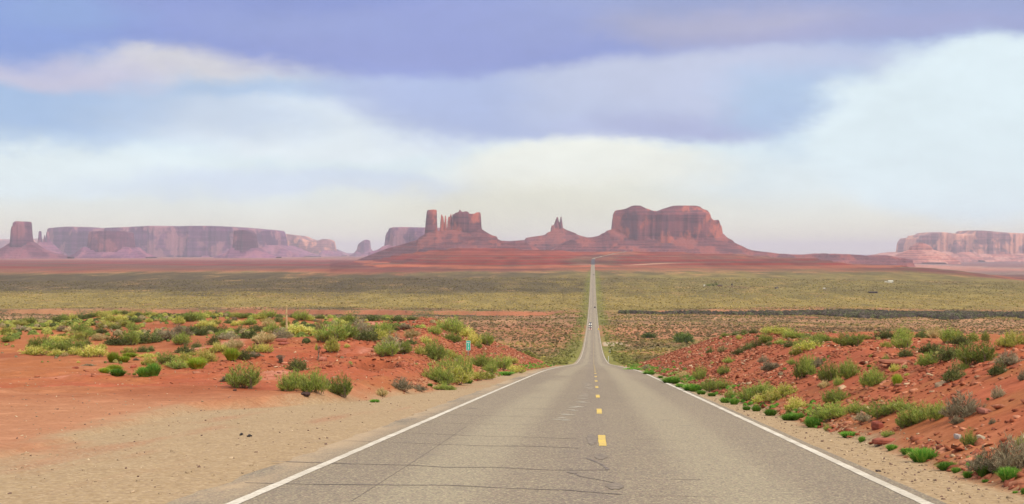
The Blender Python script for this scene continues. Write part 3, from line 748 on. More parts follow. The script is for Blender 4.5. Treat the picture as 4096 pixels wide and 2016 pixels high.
    butte("mesa", "very long flat-topped purple mesa filling the horizon on the left", 15000,
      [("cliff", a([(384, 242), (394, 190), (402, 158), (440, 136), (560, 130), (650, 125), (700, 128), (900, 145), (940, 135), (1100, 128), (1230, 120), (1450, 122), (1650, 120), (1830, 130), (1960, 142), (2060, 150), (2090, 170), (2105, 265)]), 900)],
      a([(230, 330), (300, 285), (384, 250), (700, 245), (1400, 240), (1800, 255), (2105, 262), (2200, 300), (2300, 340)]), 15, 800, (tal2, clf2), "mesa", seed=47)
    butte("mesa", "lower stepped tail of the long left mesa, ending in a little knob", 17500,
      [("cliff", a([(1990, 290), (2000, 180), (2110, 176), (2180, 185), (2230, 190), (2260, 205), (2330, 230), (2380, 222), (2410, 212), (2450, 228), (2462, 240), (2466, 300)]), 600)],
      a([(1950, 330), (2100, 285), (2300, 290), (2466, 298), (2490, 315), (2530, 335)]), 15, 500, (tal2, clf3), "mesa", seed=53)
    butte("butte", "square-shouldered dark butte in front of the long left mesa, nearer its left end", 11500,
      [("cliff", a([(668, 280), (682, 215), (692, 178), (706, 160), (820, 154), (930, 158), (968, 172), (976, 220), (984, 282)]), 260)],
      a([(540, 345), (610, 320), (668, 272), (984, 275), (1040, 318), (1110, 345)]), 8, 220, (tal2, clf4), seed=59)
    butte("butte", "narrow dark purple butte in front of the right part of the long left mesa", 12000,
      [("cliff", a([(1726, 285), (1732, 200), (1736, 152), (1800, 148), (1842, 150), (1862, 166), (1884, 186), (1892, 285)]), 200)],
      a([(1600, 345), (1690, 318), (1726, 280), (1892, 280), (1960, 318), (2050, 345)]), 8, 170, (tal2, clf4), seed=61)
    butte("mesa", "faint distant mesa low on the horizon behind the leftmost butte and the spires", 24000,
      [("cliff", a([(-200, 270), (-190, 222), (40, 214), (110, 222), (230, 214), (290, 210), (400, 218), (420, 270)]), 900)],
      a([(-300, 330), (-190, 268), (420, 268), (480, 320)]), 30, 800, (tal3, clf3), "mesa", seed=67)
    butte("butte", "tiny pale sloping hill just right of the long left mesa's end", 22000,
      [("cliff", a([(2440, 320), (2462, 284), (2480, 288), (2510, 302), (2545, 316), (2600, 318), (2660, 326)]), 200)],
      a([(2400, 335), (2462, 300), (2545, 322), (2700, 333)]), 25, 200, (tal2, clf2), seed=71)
    w = zf(3500, 900, 4.322)
    butte("mesa", "long pale pink mesa fading into haze at the right edge", 15500,
      [("cliff", w([(378, 472), (388, 350), (410, 300), (465, 262), (470, 232), (560, 222), (650, 212), (660, 182), (820, 160), (870, 128), (1040, 125), (1200, 150), (1420, 160), (1500, 158), (1555, 95), (1700, 100), (1900, 120), (2100, 135), (2576, 150), (3300, 170), (3500, 480)]), 420)],
      w([(-320, 640), (0, 532), (180, 510), (260, 486), (380, 470), (900, 460), (1500, 470), (2576, 470), (3500, 480), (3800, 640)]), 10, 520, (tal3, clf3), "mesa", slope=.22, seed=73)
    butte("butte", "red cone-shaped outlier in front of the left end of the pale right mesa", 11800,
      [("cliff", w([(590, 425), (600, 372), (700, 335), (735, 298), (790, 305), (870, 332), (985, 388), (995, 440)]), 60)],
      w([(250, 620), (420, 500), (600, 425), (800, 410), (1000, 430), (1200, 500), (1420, 620)]), 7, 60, (tal3, tal3), slope=.4, seed=79)

# ---------------------------------------------------------------- plants
def leaf_mat(name, cols, trans=.25):
    m = Mat(name, .75, .15)
    t = m.attr("tone", "Fac")
    ramp = m.n("ShaderNodeValToRGB"); cr = ramp.color_ramp
    while len(cr.elements) < len(cols): cr.elements.new(.5)
    for i, (e, c) in enumerate(zip(cr.elements, cols)): e.position = i / (len(cols) - 1); e.color = c + (1,)
    m.l(t, ramp.inputs[0])
    oi = m.n("ShaderNodeObjectInfo")
    f = m.rng(oi.outputs["Random"], 0., 1., .68, 1.3, False)
    sc_ = m.n("ShaderNodeVectorMath"); sc_.operation = 'SCALE'; m.l(ramp.outputs[0], sc_.inputs[0]); m.l(f, sc_.inputs["Scale"])
    m.color(sc_.outputs[0])
    tr = m.n("ShaderNodeBsdfTranslucent"); m.l(sc_.outputs[0], tr.inputs[0])
    ms = m.n("ShaderNodeMixShader"); ms.inputs[0].default_value = trans
    m.l(m.b.outputs[0], ms.inputs[1]); m.l(tr.outputs[0], ms.inputs[2]); m.l(ms.outputs[0], m.t.nodes["Material Output"].inputs[0])
    return m.m
def dome_plant(seed, n, leaf, wid, fan=1.25, lumps=.28, inner=.35, up=.4, flat=1.0, tips=0., curve=.0):
    """n leaves along stems that spread from the base into a lumpy dome one metre wide and one high"""
    g = np.random.default_rng(seed)
    ns = max(30, n // 22)
    th = np.arccos(1 - g.random(ns) * (1 - math.cos(fan))); ph = g.random(ns) * 2 * math.pi
    lump = 1 + lumps * np.array([fbm(np.array([math.cos(p) * 1.7 + 5]), np.array([math.sin(p) * 1.7 + t * 1.3]), seed, 3)[0] for p, t in zip(ph, th)]) + g.normal(0, .05, ns)
    tip = np.stack([np.sin(th) * np.cos(ph) * .5 / math.sin(min(fan, 1.5)), np.sin(th) * np.sin(ph) * .5 / math.sin(min(fan, 1.5)), np.cos(th) * .95 + .05], 1) * lump[:, None]
    base = g.normal(0, .05, (ns, 3)); base[:, 2] = 0
    k = g.integers(0, ns, n); t = inner + (1 - inner) * g.random(n) ** .6
    mid = tip * .5 + base * .5; mid[:, 2] += curve
    pos = base[k] * ((1 - t) ** 2)[:, None] + 2 * mid[k] * (t * (1 - t))[:, None] + tip[k] * (t ** 2)[:, None]
    pos += g.normal(0, .035, (n, 3)); pos[:, 2] = np.abs(pos[:, 2])
    d = tip[k] - base[k]; d /= np.linalg.norm(d, axis=1)[:, None]
    d = d + g.normal(0, .45, (n, 3)); d[:, 2] += up; d /= np.linalg.norm(d, axis=1)[:, None]
    r = g.normal(0, 1, (n, 3)); sdir = np.cross(d, r); sdir /= np.linalg.norm(sdir, axis=1)[:, None]
    ll = leaf * (.6 + .8 * g.random(n))[:, None]
    A = pos - sdir * wid / 2; B = pos + sdir * wid / 2; Ct = pos + d * ll + sdir * wid * .2; Dt = pos + d * ll - sdir * wid * .2
    V = np.stack([A, B, Ct, Dt], 1).reshape(-1, 3); V[:, 2] = np.maximum(V[:, 2], -.02)
    Fc = np.arange(4 * n).reshape(-1, 4)
    tone = np.clip(.5 + g.normal(0, .2, n) + .25 * g.normal(0, 1, ns)[k] * .6 + (tips * (t > .86)), 0, 1)
    return V, Fc, np.repeat(tone, 4), tip, base
def grass_plant(seed, n, wid=.014, fan=1.25, inner=.0):
    g = np.random.default_rng(seed)
    ph = g.random(n) * 2 * math.pi; rad = g.random(n) ** .8 * .24; b = np.stack([np.cos(ph) * rad, np.sin(ph) * rad, 0 * rad], 1)
    ph2 = ph + g.normal(0, .5, n); lean = g.random(n) * fan; ln = .65 + .5 * g.random(n)
    tip = b + np.stack([np.cos(ph2) * np.sin(lean) * .42, np.sin(ph2) * np.sin(lean) * .42, np.cos(lean * .8)], 1) * ln[:, None]
    mid = (b + tip) / 2 + np.array([0, 0, .12])
    r = np.stack([-np.sin(ph2 + g.normal(0, .8, n)), np.cos(ph2), 0 * ph], 1) * wid
    V = np.stack([b - r, b + r, mid + r * .8, mid - r * .8, tip + r * .15, tip - r * .15], 1).reshape(-1, 3)
    k = np.arange(n)[:, None] * 6
    Fc = np.concatenate([k + np.array([0, 1, 2, 3]), k + np.array([3, 2, 4, 5])])
    tone = np.clip(.5 + g.normal(0, .24, n), 0, 1)
    return V, Fc, np.repeat(tone, 6), tip, b
def stems_mesh(name, tip, base, mat, n=14, rad=.012, seed=0):
    g = random.Random(seed); mb = MB()
    for i in g.sample(range(len(tip)), min(n, len(tip))):
        a = Vector(base[i]); b = Vector(tip[i]) * .8; m = (a + b) / 2 + Vector((g.uniform(-.05, .05), g.uniform(-.05, .05), .04)); a.z = -.05
        mb.tube([a, m, b], [rad, rad * .7, rad * .3], 4)
        c = m + (b - m) * .3; mb.tube([c, c + Vector((g.uniform(-.12, .12), g.uniform(-.12, .12), g.uniform(.05, .2)))], [rad * .5, rad * .2], 3)
    return mb.mesh(name, mat)
def lobed(seed, n, *a, **kw):
    g = np.random.default_rng(seed); lobes = [(0, 0, .68, .95)]
    for k in range(4):
        t = 6.283 * k / 4 + g.uniform(-.5, .5); lobes.append((math.cos(t) * g.uniform(.2, .3), math.sin(t) * g.uniform(.2, .3), g.uniform(.38, .6), g.uniform(.45, .85)))
    Vs, Fs, Ts, tips, bases = [], [], [], [], []; o = 0
    for i, (x, y, w, h) in enumerate(lobes):
        V, Fc, t, tip, b = dome_plant(seed * 7 + i, int(n * (.34 if i == 0 else .165)), *a, **kw)
        q = np.array([w, w, h]); off = np.array([x, y, 0]); c = V.reshape(-1, 4, 3); ctr = c.mean(1, keepdims=True); V = ((ctr * q + off) + (c - ctr)).reshape(-1, 3)
        Vs.append(V); Fs.append(Fc + o); o += len(V); Ts.append(np.clip(t + g.normal(0, .1), 0, 1)); tips.append(tip * q + off); bases.append(b * q + off)
    return np.vstack(Vs), np.vstack(Fs), np.concatenate(Ts), np.vstack(tips), np.vstack(bases)
TEMPL = {}
def make_templates():
    wood = plain("grey brown shrub wood", (.19, .145, .10), .9, .3, 20)
    M_ = {
     'Y': leaf_mat("yellow green rabbitbrush leaf", [(.24, .19, .09), (.34, .38, .05), (.50, .49, .10), (.68, .60, .22)]),
     'G': leaf_mat("mid green desert shrub leaf", [(.20, .16, .085), (.20, .285, .05), (.32, .38, .08), (.46, .46, .14)]),
     'D': leaf_mat("dark green shrub leaf", [(.07, .09, .035), (.13, .155, .05), (.19, .22, .07), (.29, .28, .11)]),
     'B': leaf_mat("bright green grass blade", [(.07, .17, .03), (.11, .28, .035), (.19, .36, .05), (.34, .42, .10)]),
     'V': leaf_mat("yellowish bright green grass blade", [(.13, .25, .02), (.24, .38, .03), (.36, .42, .05), (.5, .45, .1)]),
     'S': leaf_mat("grey dry sagebrush leaf", [(.17, .14, .09), (.27, .23, .14), (.37, .32, .20), (.48, .40, .27)]),
     'P': leaf_mat("straw coloured shrub leaf", [(.24, .20, .07), (.40, .33, .13), (.55, .44, .21), (.66, .52, .30)]),
    }
    for k, m in M_.items():
        TEMPL[k] = []
        for v in range(3):
            sd_ = ord(k) * 10 + v
            if k in 'BV': V, Fc, t, tip, b = grass_plant(sd_, 900, .017)
            elif k == 'G': V, Fc, t, tip, b = lobed(sd_, 3800, .10, .013, fan=1.25, lumps=.8, inner=.12, up=.8)
            elif k == 'D': V, Fc, t, tip, b = lobed(sd_, 3400, .05, .026, fan=1.5, lumps=.7, inner=.2, up=.35)
            elif k == 'Y': V, Fc, t, tip, b = lobed(sd_, 3400, .07, .018, fan=1.35, lumps=.8, inner=.2, up=.7, tips=.22)
            elif k == 'S': V, Fc, t, tip, b = lobed(sd_, 2600, .13, .014, fan=1.35, lumps=.45, inner=.15, up=.4)
            else: V, Fc, t, tip, b = lobed(sd_, 2800, .12, .015, fan=1.2, lumps=.4, inner=.2, up=.9, tips=.2)
            me = mesh_np("foliage", V, Fc, [m]); attr_f(me, "tone", t)
            TEMPL[k].append((me, stems_mesh("stems", tip, b, wood, 16 if k not in 'BV' else 4, .013, sd_)))
    return wood

# shrubs: zoom-window coordinates (centre x, base y, width, height, kind) of the photo
A_ = """90 590 220 110 Y;95 680 200 90 G;350 300 80 40 G;280 460 180 70 Y;420 420 150 70 G;310 510 160 40 S;650 345 60 50 D;632 400 75 55 D;480 512 170 35 Y;660 508 200 25 Y;800 510 130 30 Y;620 465 130 35 G
845 320 130 90 D;950 330 120 100 G;1060 290 120 90 Y;1170 310 150 90 D;1090 370 70 50 D;900 405 170 90 G;1230 345 120 60 D;1320 340 110 60 D;800 465 80 30 Y;1000 455 150 65 Y;1330 445 130 55 D;1400 300 140 60 G;1480 290 100 60 Y;1540 370 170 80 Y;1650 395 160 90 Y;1580 280 120 50 Y;1690 285 160 60 G;1790 395 130 90 Y;1830 290 130 60 D;1960 320 150 60 Y;2050 320 110 60 Y;2200 300 160 50 G;2290 320 100 50 Y;2430 315 150 60 D
1890 390 130 60 D;2000 400 130 60 D;2190 400 90 50 Y;2280 385 55 35 P;930 540 130 70 S;1030 560 150 90 P;1180 560 230 140 G;1310 620 160 90 G;1460 560 180 80 D;1570 480 180 80 Y;1700 500 120 60 D;1820 470 200 80 Y;1950 520 150 100 G;600 800 270 160 G;820 820 280 130 G;880 700 260 80 Y;1100 830 260 150 G;1160 650 200 90 Y;1270 740 120 90 D;920 605 100 30 G
520 885 280 110 Y;840 895 150 75 Y;960 905 80 50 P;1130 880 190 85 Y;1370 905 270 130 Y;1490 790 110 65 Y;720 895 45 25 Y;1440 670 130 85 P;1550 650 120 50 P;1690 730 240 130 D;1910 740 200 180 G;1780 595 90 50 G;2170 700 330 150 D;2400 660 250 130 S;2500 650 180 120 S;2100 840 130 90 D;2215 830 90 70 D;1900 860 130 70 Y;1905 915 170 50 V;1665 995 130 120 V;1815 985 150 70 V;2005 965 70 35 S;2180 915 170 50 Y;1155 1000 40 25 Y;1315 1040 140 25 S
1540 1145 130 60 V;1680 1130 180 80 V;1730 1195 200 80 B;2190 1030 160 100 Y;2130 1200 190 110 B;2260 1185 160 140 B;1980 1180 50 35 G;1895 1170 50 20 G"""
B_ = """560 390 200 100 G;420 420 140 90 Y;700 380 160 110 G;760 390 80 50 D;860 320 130 70 Y;965 320 80 70 D;1150 420 95 70 D;960 420 150 50 Y;1250 455 90 60 Y;1330 440 80 50 Y;1240 380 80 50 S;1150 330 80 40 D;1270 330 140 60 Y;1380 340 140 60 G;1540 350 120 60 Y;1630 350 120 70 Y;1740 340 170 90 G;1890 320 90 40 D;1890 400 100 75 D;1720 400 120 50 Y;1470 440 150 70 G;1530 430 60 50 D
2110 330 90 60 D;2220 375 160 110 G;2340 375 110 60 Y;2450 390 90 35 S;2500 350 120 60 D;460 620 220 150 S;620 560 150 100 D;740 600 150 110 D;820 480 220 80 Y;880 560 180 100 D;1040 560 200 90 D;1060 610 180 80 G;1190 540 90 50 Y;1310 570 180 100 D;1480 640 260 130 D;1140 650 200 80 S;1560 540 180 90 D;1740 470 130 90 P;1800 560 170 110 G;1670 720 230 150 P;1920 640 220 120 S;2190 590 330 120 Y;2130 520 200 60 Y;1985 470 110 80 G
2510 570 120 160 P;2540 670 120 100 G;470 720 170 130 G;505 860 220 140 D;680 775 110 80 D;945 735 110 130 D;1010 850 180 110 Y;1220 820 200 150 P;1200 960 170 130 V;1380 960 190 140 D;1550 850 160 100 Y;1690 850 150 100 Y;1540 930 160 70 S;810 1000 260 170 Y;500 970 190 100 Y;240 1010 200 120 G;400 1080 280 110 G;690 1080 190 110 V;620 880 120 35 Y;2170 1110 240 170 D;1372 1368 420 270 G;1145 1270 220 70 S"""
C_ = """400 950 210 150 G;590 965 200 165 G;720 930 60 80 S;830 1000 190 150 G;1215 1005 90 60 P;1150 1060 70 25 B;1390 940 170 90 S;1560 950 120 50 S;1660 915 40 25 B;760 500 240 130 G;900 470 140 110 G;755 590 100 110 Y;895 555 40 30 Y;925 335 110 80 G;1000 440 150 100 S;1080 490 150 90 D;1150 420 110 70 D;1230 440 130 90 G;1300 405 130 80 D;1200 490 140 80 Y;1100 310 140 45 D;1180 300 100 40 D;1365 310 100 40 D;1490 300 100 30 D;1260 290 80 30 G
1430 380 90 40 S;1480 525 80 50 D;1490 460 120 60 P;1620 520 90 55 Y;1705 435 110 70 G;1260 640 160 110 G;1330 600 200 130 S;1430 610 90 90 G;1690 660 240 160 G;1560 620 90 60 Y;1820 640 110 60 Y;1910 680 80 50 G;1850 420 180 110 G;1860 500 140 80 G;1960 460 150 90 Y;2060 530 90 80 Y;2160 530 140 80 G;2100 560 60 40 G;1750 890 200 170 G;1880 880 200 140 Y;1800 945 160 60 G;1850 760 160 100 G;1960 870 140 180 G;2070 850 120 60 Y;2010 885 60 30 B;2130 740 150 100 G;2210 790 110 70 G;2300 750 160 90 G;2150 840 140 60 Y;2340 810 130 25 B;2440 790 140 60 Y;2400 700 100 50 Y"""
D_ = """1250 220 100 40 D;1340 245 60 50 D;1440 230 80 50 D;1130 245 80 40 G;1720 245 240 70 Y;1600 230 100 60 Y;1900 300 200 100 G;1590 350 130 120 G;1630 370 60 50 D;2050 285 100 50 D;1290 475 110 70 D;1390 420 120 80 D;1480 395 130 90 D;1500 280 60 30 D;1290 305 50 40 Y;1770 360 130 60 G;1850 390 120 80 D;1920 400 60 50 Y;1100 450 100 60 P;960 460 80 60 D;1180 570 120 60 G;1930 480 130 80 Y;2080 400 250 100 G;2200 330 150 80 G
2000 740 140 200 G;2090 640 150 120 G;2190 600 80 80 S;1880 590 80 70 G;1560 560 100 60 S;1640 650 200 90 S;1110 700 120 80 G;850 760 120 120 G;660 740 100 70 P;240 650 80 50 S;970 890 150 120 G;1120 860 170 100 G;1200 970 120 100 G;1410 990 200 130 G;1580 920 260 120 G;1680 1000 230 100 Y;1810 940 200 120 Y;1930 1110 200 130 Y;1530 1020 130 80 Y;90 662 150 30 B;270 702 110 35 B;400 742 50 25 B;520 803 160 60 B;620 850 80 40 B;760 892 170 70 B;860 925 80 40 B;980 945 80 35 B;1130 1020 90 50 B;1230 1038 80 60 B;1370 1100 70 40 B;1480 1115 80 50 B;1640 1162 110 60 B;1850 1215 140 60 B;1950 1205 110 60 B;2120 1268 130 80 B;2190 1190 140 130 S"""
E_ = """950 290 210 90 D;1160 300 180 110 G;1150 400 180 130 G;1370 285 140 80 D;1530 290 170 100 P;1700 330 220 130 G;1820 360 160 100 D;1950 330 90 90 G;2090 320 70 90 G;2310 390 150 100 Y;2420 370 220 130 Y;560 380 260 120 G;250 330 200 70 G;720 300 130 40 Y;100 430 200 100 Y;1470 460 200 110 D;1670 540 220 170 D;1450 600 180 130 G;1980 580 360 210 G;1850 640 120 90 G;1730 770 200 190 D;2360 590 230 130 S;2230 700 200 140 D;970 390 100 60 Y;1180 500 150 90 D;970 550 80 70 G;810 500 50 30 Y;1070 665 90 70 Y;780 620 40 30 B;1210 710 50 30 Y;1095 815 85 95 V
90 720 160 180 G;190 620 90 80 S;310 780 180 170 G;540 740 200 170 G;430 820 100 80 G;820 830 220 170 G;270 850 100 80 P;400 1010 240 130 G;650 1140 200 130 G;370 1200 330 160 G;1150 1110 220 130 G;920 1180 280 150 G;730 1220 180 90 S;1330 1240 300 180 G;1560 1200 200 160 G;1830 1180 330 220 S;1200 1290 200 120 G;1780 1250 150 80 S;2230 960 120 110 S;2510 760 80 100 S"""
F_ = """400 285 140 80 B;550 315 70 60 G;770 385 140 50 B;900 435 60 50 B;1210 515 90 50 B;1370 555 120 50 B;1530 635 220 110 B;1780 722 160 70 B;1880 752 80 50 B;2010 805 110 60 B;2180 850 60 30 B;2160 785 110 90 B;2420 830 170 110 B;2490 965 50 30 B;2570 975 40 60 B;2020 475 150 150 G;2220 745 320 200 S;2480 720 320 280 S;2560 500 120 120 G;1170 375 120 50 G;2250 245 60 50 S"""
SETS = [(A_, 0, 1180, 3.68), (B_, 600, 1180, 3.68), (C_, 1000, 1150, 2.305), (D_, 2500, 1250, 2.8175), (E_, 3200, 1250, 2.818), (F_, 3100, 1600, 2.586)]
KN = {'Y': ("rabbitbrush", "yellow-green rabbitbrush"), 'G': ("desert_shrub", "wispy mid-green shrub"), 'D': ("dark_shrub", "dense dark green shrub"), 'B': ("grass_tuft", "vivid green grass tuft"),
      'V': ("grass_tuft", "yellowish bright green tuft"), 'S': ("dry_shrub", "grey-brown half-dry shrub"), 'P': ("straw_shrub", "straw-coloured dry shrub")}
def region(fx, fy):
    if fx < 1310:
        if fy < 1275: return "on the crest of the left red mound"
        if fy < 1345: return ("in the left mound thicket, far left end" if fx < 330 else "in the left mound thicket left of the wooden post" if fx < 1100 else "in the left mound thicket right of the wooden post")
        if fy < 1432: return "on the front edge of the left mound thicket, " + ("left end" if fx < 420 else "middle" if fx < 800 else "right end")
        return "on open dirt before the left mound, " + ("left part" if fx < 800 else "right part")
    if fx < 2150:
        if fy < 1300: return "on the crest of the left mound's right shoulder"
        if fy < 1440: return "on the rubble slope left of the mile sign" if fx < 1850 else "on the mound's far slope behind the mile sign"
        return "at the foot of the left bank near the mile sign" if fx > 1680 else "at the gravel edge below the left bank"
    if fx < 2750: return "on the right verge before the road dips"
    if fy < 1362: return "on the crest of the right bank, " + ("its left half" if fx < 3500 else "its right half")
    if fy < 1530: return "on the upper rubble of the right bank, " + ("left half" if fx < 3400 else "right half")
    if fy < 1640: return "low on the rubble of the right bank, " + ("left half" if fx < 3300 else "right half")
    return "at the right bank's foot, " + ("farther off" if fx < 3400 else "nearest the camera")
SPECIAL = {("B", 2170, 1110): "lone round dark bush between the twiggy bush and the little pale tree",
  ("B", 1372, 1368): "leaning wispy green tuft alone on red dirt left of the twin grassy clumps",
  ("C", 400, 950): "left half of the large twin grassy clump at the gravel edge",
  ("C", 590, 965): "right half of the large twin grassy clump at the gravel edge",
  ("C", 830, 1000): "green tapering clump right of the large twin grassy clump",
  ("C", 1690, 660): "big bushy green shrub on the rubble slope left of the mile sign",
  ("C", 1215, 1005): "small pale spiky tuft alone where red bank meets gravel",
  ("C", 1300, 405): "round dark bush alone near the top of the left mound's bare shoulder",
  ("C", 1705, 435): "round green bush alone at the upper right rim of the left mound",
  ("B", 505, 860): "rounded very dark bush standing out on orange dirt mid mound",
  ("A", 1665, 995): "upright bright yellow-green tuft alone on open dirt, left of a flatter one",
  ("A", 1815, 985): "flat bright yellow-green tuft right of the upright one on open dirt",
  ("A", 1730, 1195): "low vivid green grass mat in front of two yellower tufts, left",
  ("A", 2130, 1200): "vivid green grass clump, left half of the brightest pair on open dirt",
  ("A", 2260, 1185): "vivid green grass clump, right half of the brightest pair on open dirt",
  ("A", 90, 590): "yellow-green clump at the very left picture edge, upper of two",
  ("A", 95, 680): "green clump at the very left picture edge, lower of two",
  ("A", 600, 800): "large rounded green bush in the biggest mass at the far left",
  ("A", 520, 885): "yellow tipped clump in front of the biggest green mass, leftmost",
  ("D", 1810, 940): "round pale yellow-green bush like a ball low on the right bank",
  ("E", 1980, 580): "largest bright green feathery bush on the upper right bank",
  ("E", 1730, 770): "dark green bush just below the largest feathery bush on the right bank",
  ("E", 1670, 540): "rounded dark bush left of the largest feathery bush on the right bank",
  ("E", 1095, 815): "small upright lime-green tuft alone on the rubble of the right bank",
  ("E", 1830, 1180): "large grey dry tangle at the right end of the right bank's longest mass",
  ("E", 1330, 1240): "large olive green bush, left end of the longest shrub mass on the right bank",
  ("F", 2020, 475): "small upright green bush between two pale stones on the right bank",
  ("F", 2480, 720): "big grey-brown brush cut by the right picture edge",
  ("F", 2220, 745): "low grey-brown brush just left of the one at the right picture edge",
  ("F", 1530, 635): "widest vivid green grass patch on the right gravel edge",
  ("F", 900, 435): "tiny vivid green tuft left of the long red slab"}
def build_shrubs():
    rs = random.Random(3); items = []
    for tagl, (txt, x0, y0, k) in zip("ABCDEF", SETS):
        for it in txt.replace("\n", ";").split(";"):
            a, b, w, h, kd = it.split(); a, b, w, h = map(float, (a, b, w, h))
            items.append((tagl, a, b, x0 + a / k, y0 + b / k, w / k, h / k, kd))
    seen = {}; out = []
    for tagl, a, b, fx, fy, w, h, kd in items:
        x, y, z = ground_at(fx / 4, fy / 4, rmax=176)
        r = y; W = w / 4 / F * r; H = h / 4 / F * r
        lab = SPECIAL.get((tagl, int(a), int(b))); nm, ds = KN[kd]
        grp = None
        if not lab:
            lab = ds + " " + region(fx, fy); lab = " ".join(lab.split()[:16]) if len(lab.split()) <= 16 else lab.replace("yellow-green ", "").replace("wispy ", "").replace("dense ", "").replace("half-dry ", ""); grp = lab[0].lower() + lab[1:]
        out.append((nm, kd, x, y, z, W, H, lab, grp))
    from collections import Counter
    cnt = Counter(o[7] for o in out)
    for nm, kd, x, y, z, W, H, lab, grp in out:
        v = rs.randrange(3); fol, st = TEMPL[kd][v]
        W *= 1.62; H *= 1.30
        if x < 0 and y > 60 and cnt[lab] > 1: W *= 1.15; H *= 1.05
        root = bpy.data.objects.new(nm, None); COL.objects.link(root); root.location = (x, y, z - .02)
        root.rotation_euler = (0, 0, rs.uniform(0, 6.28))
        tag(root, lab, "grass" if kd in "BV" else "shrub", grp if cnt[lab] > 1 else None)
        dpt = W * rs.uniform(.75, 1.0)
        ax, ay = (W, dpt)
        rz = rs.uniform(-.6, .6); root.rotation_euler = (0, 0, rz)
        for part, me in (("foliage", fol), ("stems", st)):
            o = bpy.data.objects.new(part, me); COL.objects.link(o); o.parent = root; o.scale = (ax, ay, H)
    return out

def clump_mass(name, pts, sizes, heights, cols, mat, seed, quads=7, tri=1.0):
    """many small leafy tufts in one object"""
    g = np.random.default_rng(seed); n = len(pts); q = quads
    P_ = np.repeat(pts, q, 0); S_ = np.repeat(sizes, q)[:, None]; H_ = np.repeat(heights, q)[:, None]
    th = np.arccos(1 - g.random(n * q) * .95); ph = g.random(n * q) * 2 * math.pi
    d = np.stack([np.sin(th) * np.cos(ph), np.sin(th) * np.sin(ph), np.cos(th)], 1)
    c = P_ + d * np.hstack([S_ * .34, S_ * .34, H_ * .5]) + np.hstack([0 * S_, 0 * S_, H_ * .12])
    e1 = np.cross(d, g.normal(0, 1, (n * q, 3))); e1 /= np.linalg.norm(e1, axis=1)[:, None]; e2 = np.cross(d, e1)
    sc_ = np.hstack([S_, S_, H_]) * .36 * tri
    V = np.stack([c - e1 * sc_ - e2 * sc_, c + e1 * sc_ * .8 - e2 * sc_, c + d * sc_ * .5 + (e1 * .2 + e2) * sc_ * 1.1], 1).reshape(-1, 3)
    Fc = np.arange(3 * n * q).reshape(-1, 3)
    me = mesh_np(name, V, Fc, [mat]); cc = np.repeat(cols, q, 0) * (.75 + .5 * g.random((n * q, 1)))
    attr_col(me, "tint", np.repeat(cc, 3, 0)); o = link(name, me); return o
def tint_mat(name):
    m = Mat(name, .85, .1); c = m.attr("tint"); m.color(c)
    tr = m.n("ShaderNodeBsdfTranslucent"); m.l(c, tr.inputs[0]); ms = m.n("ShaderNodeMixShader"); ms.inputs[0].default_value = .2
    m.l(m.b.outputs[0], ms.inputs[1]); m.l(tr.outputs[0], ms.inputs[2]); m.l(ms.outputs[0], m.t.nodes["Material Output"].inputs[0]); return m.m
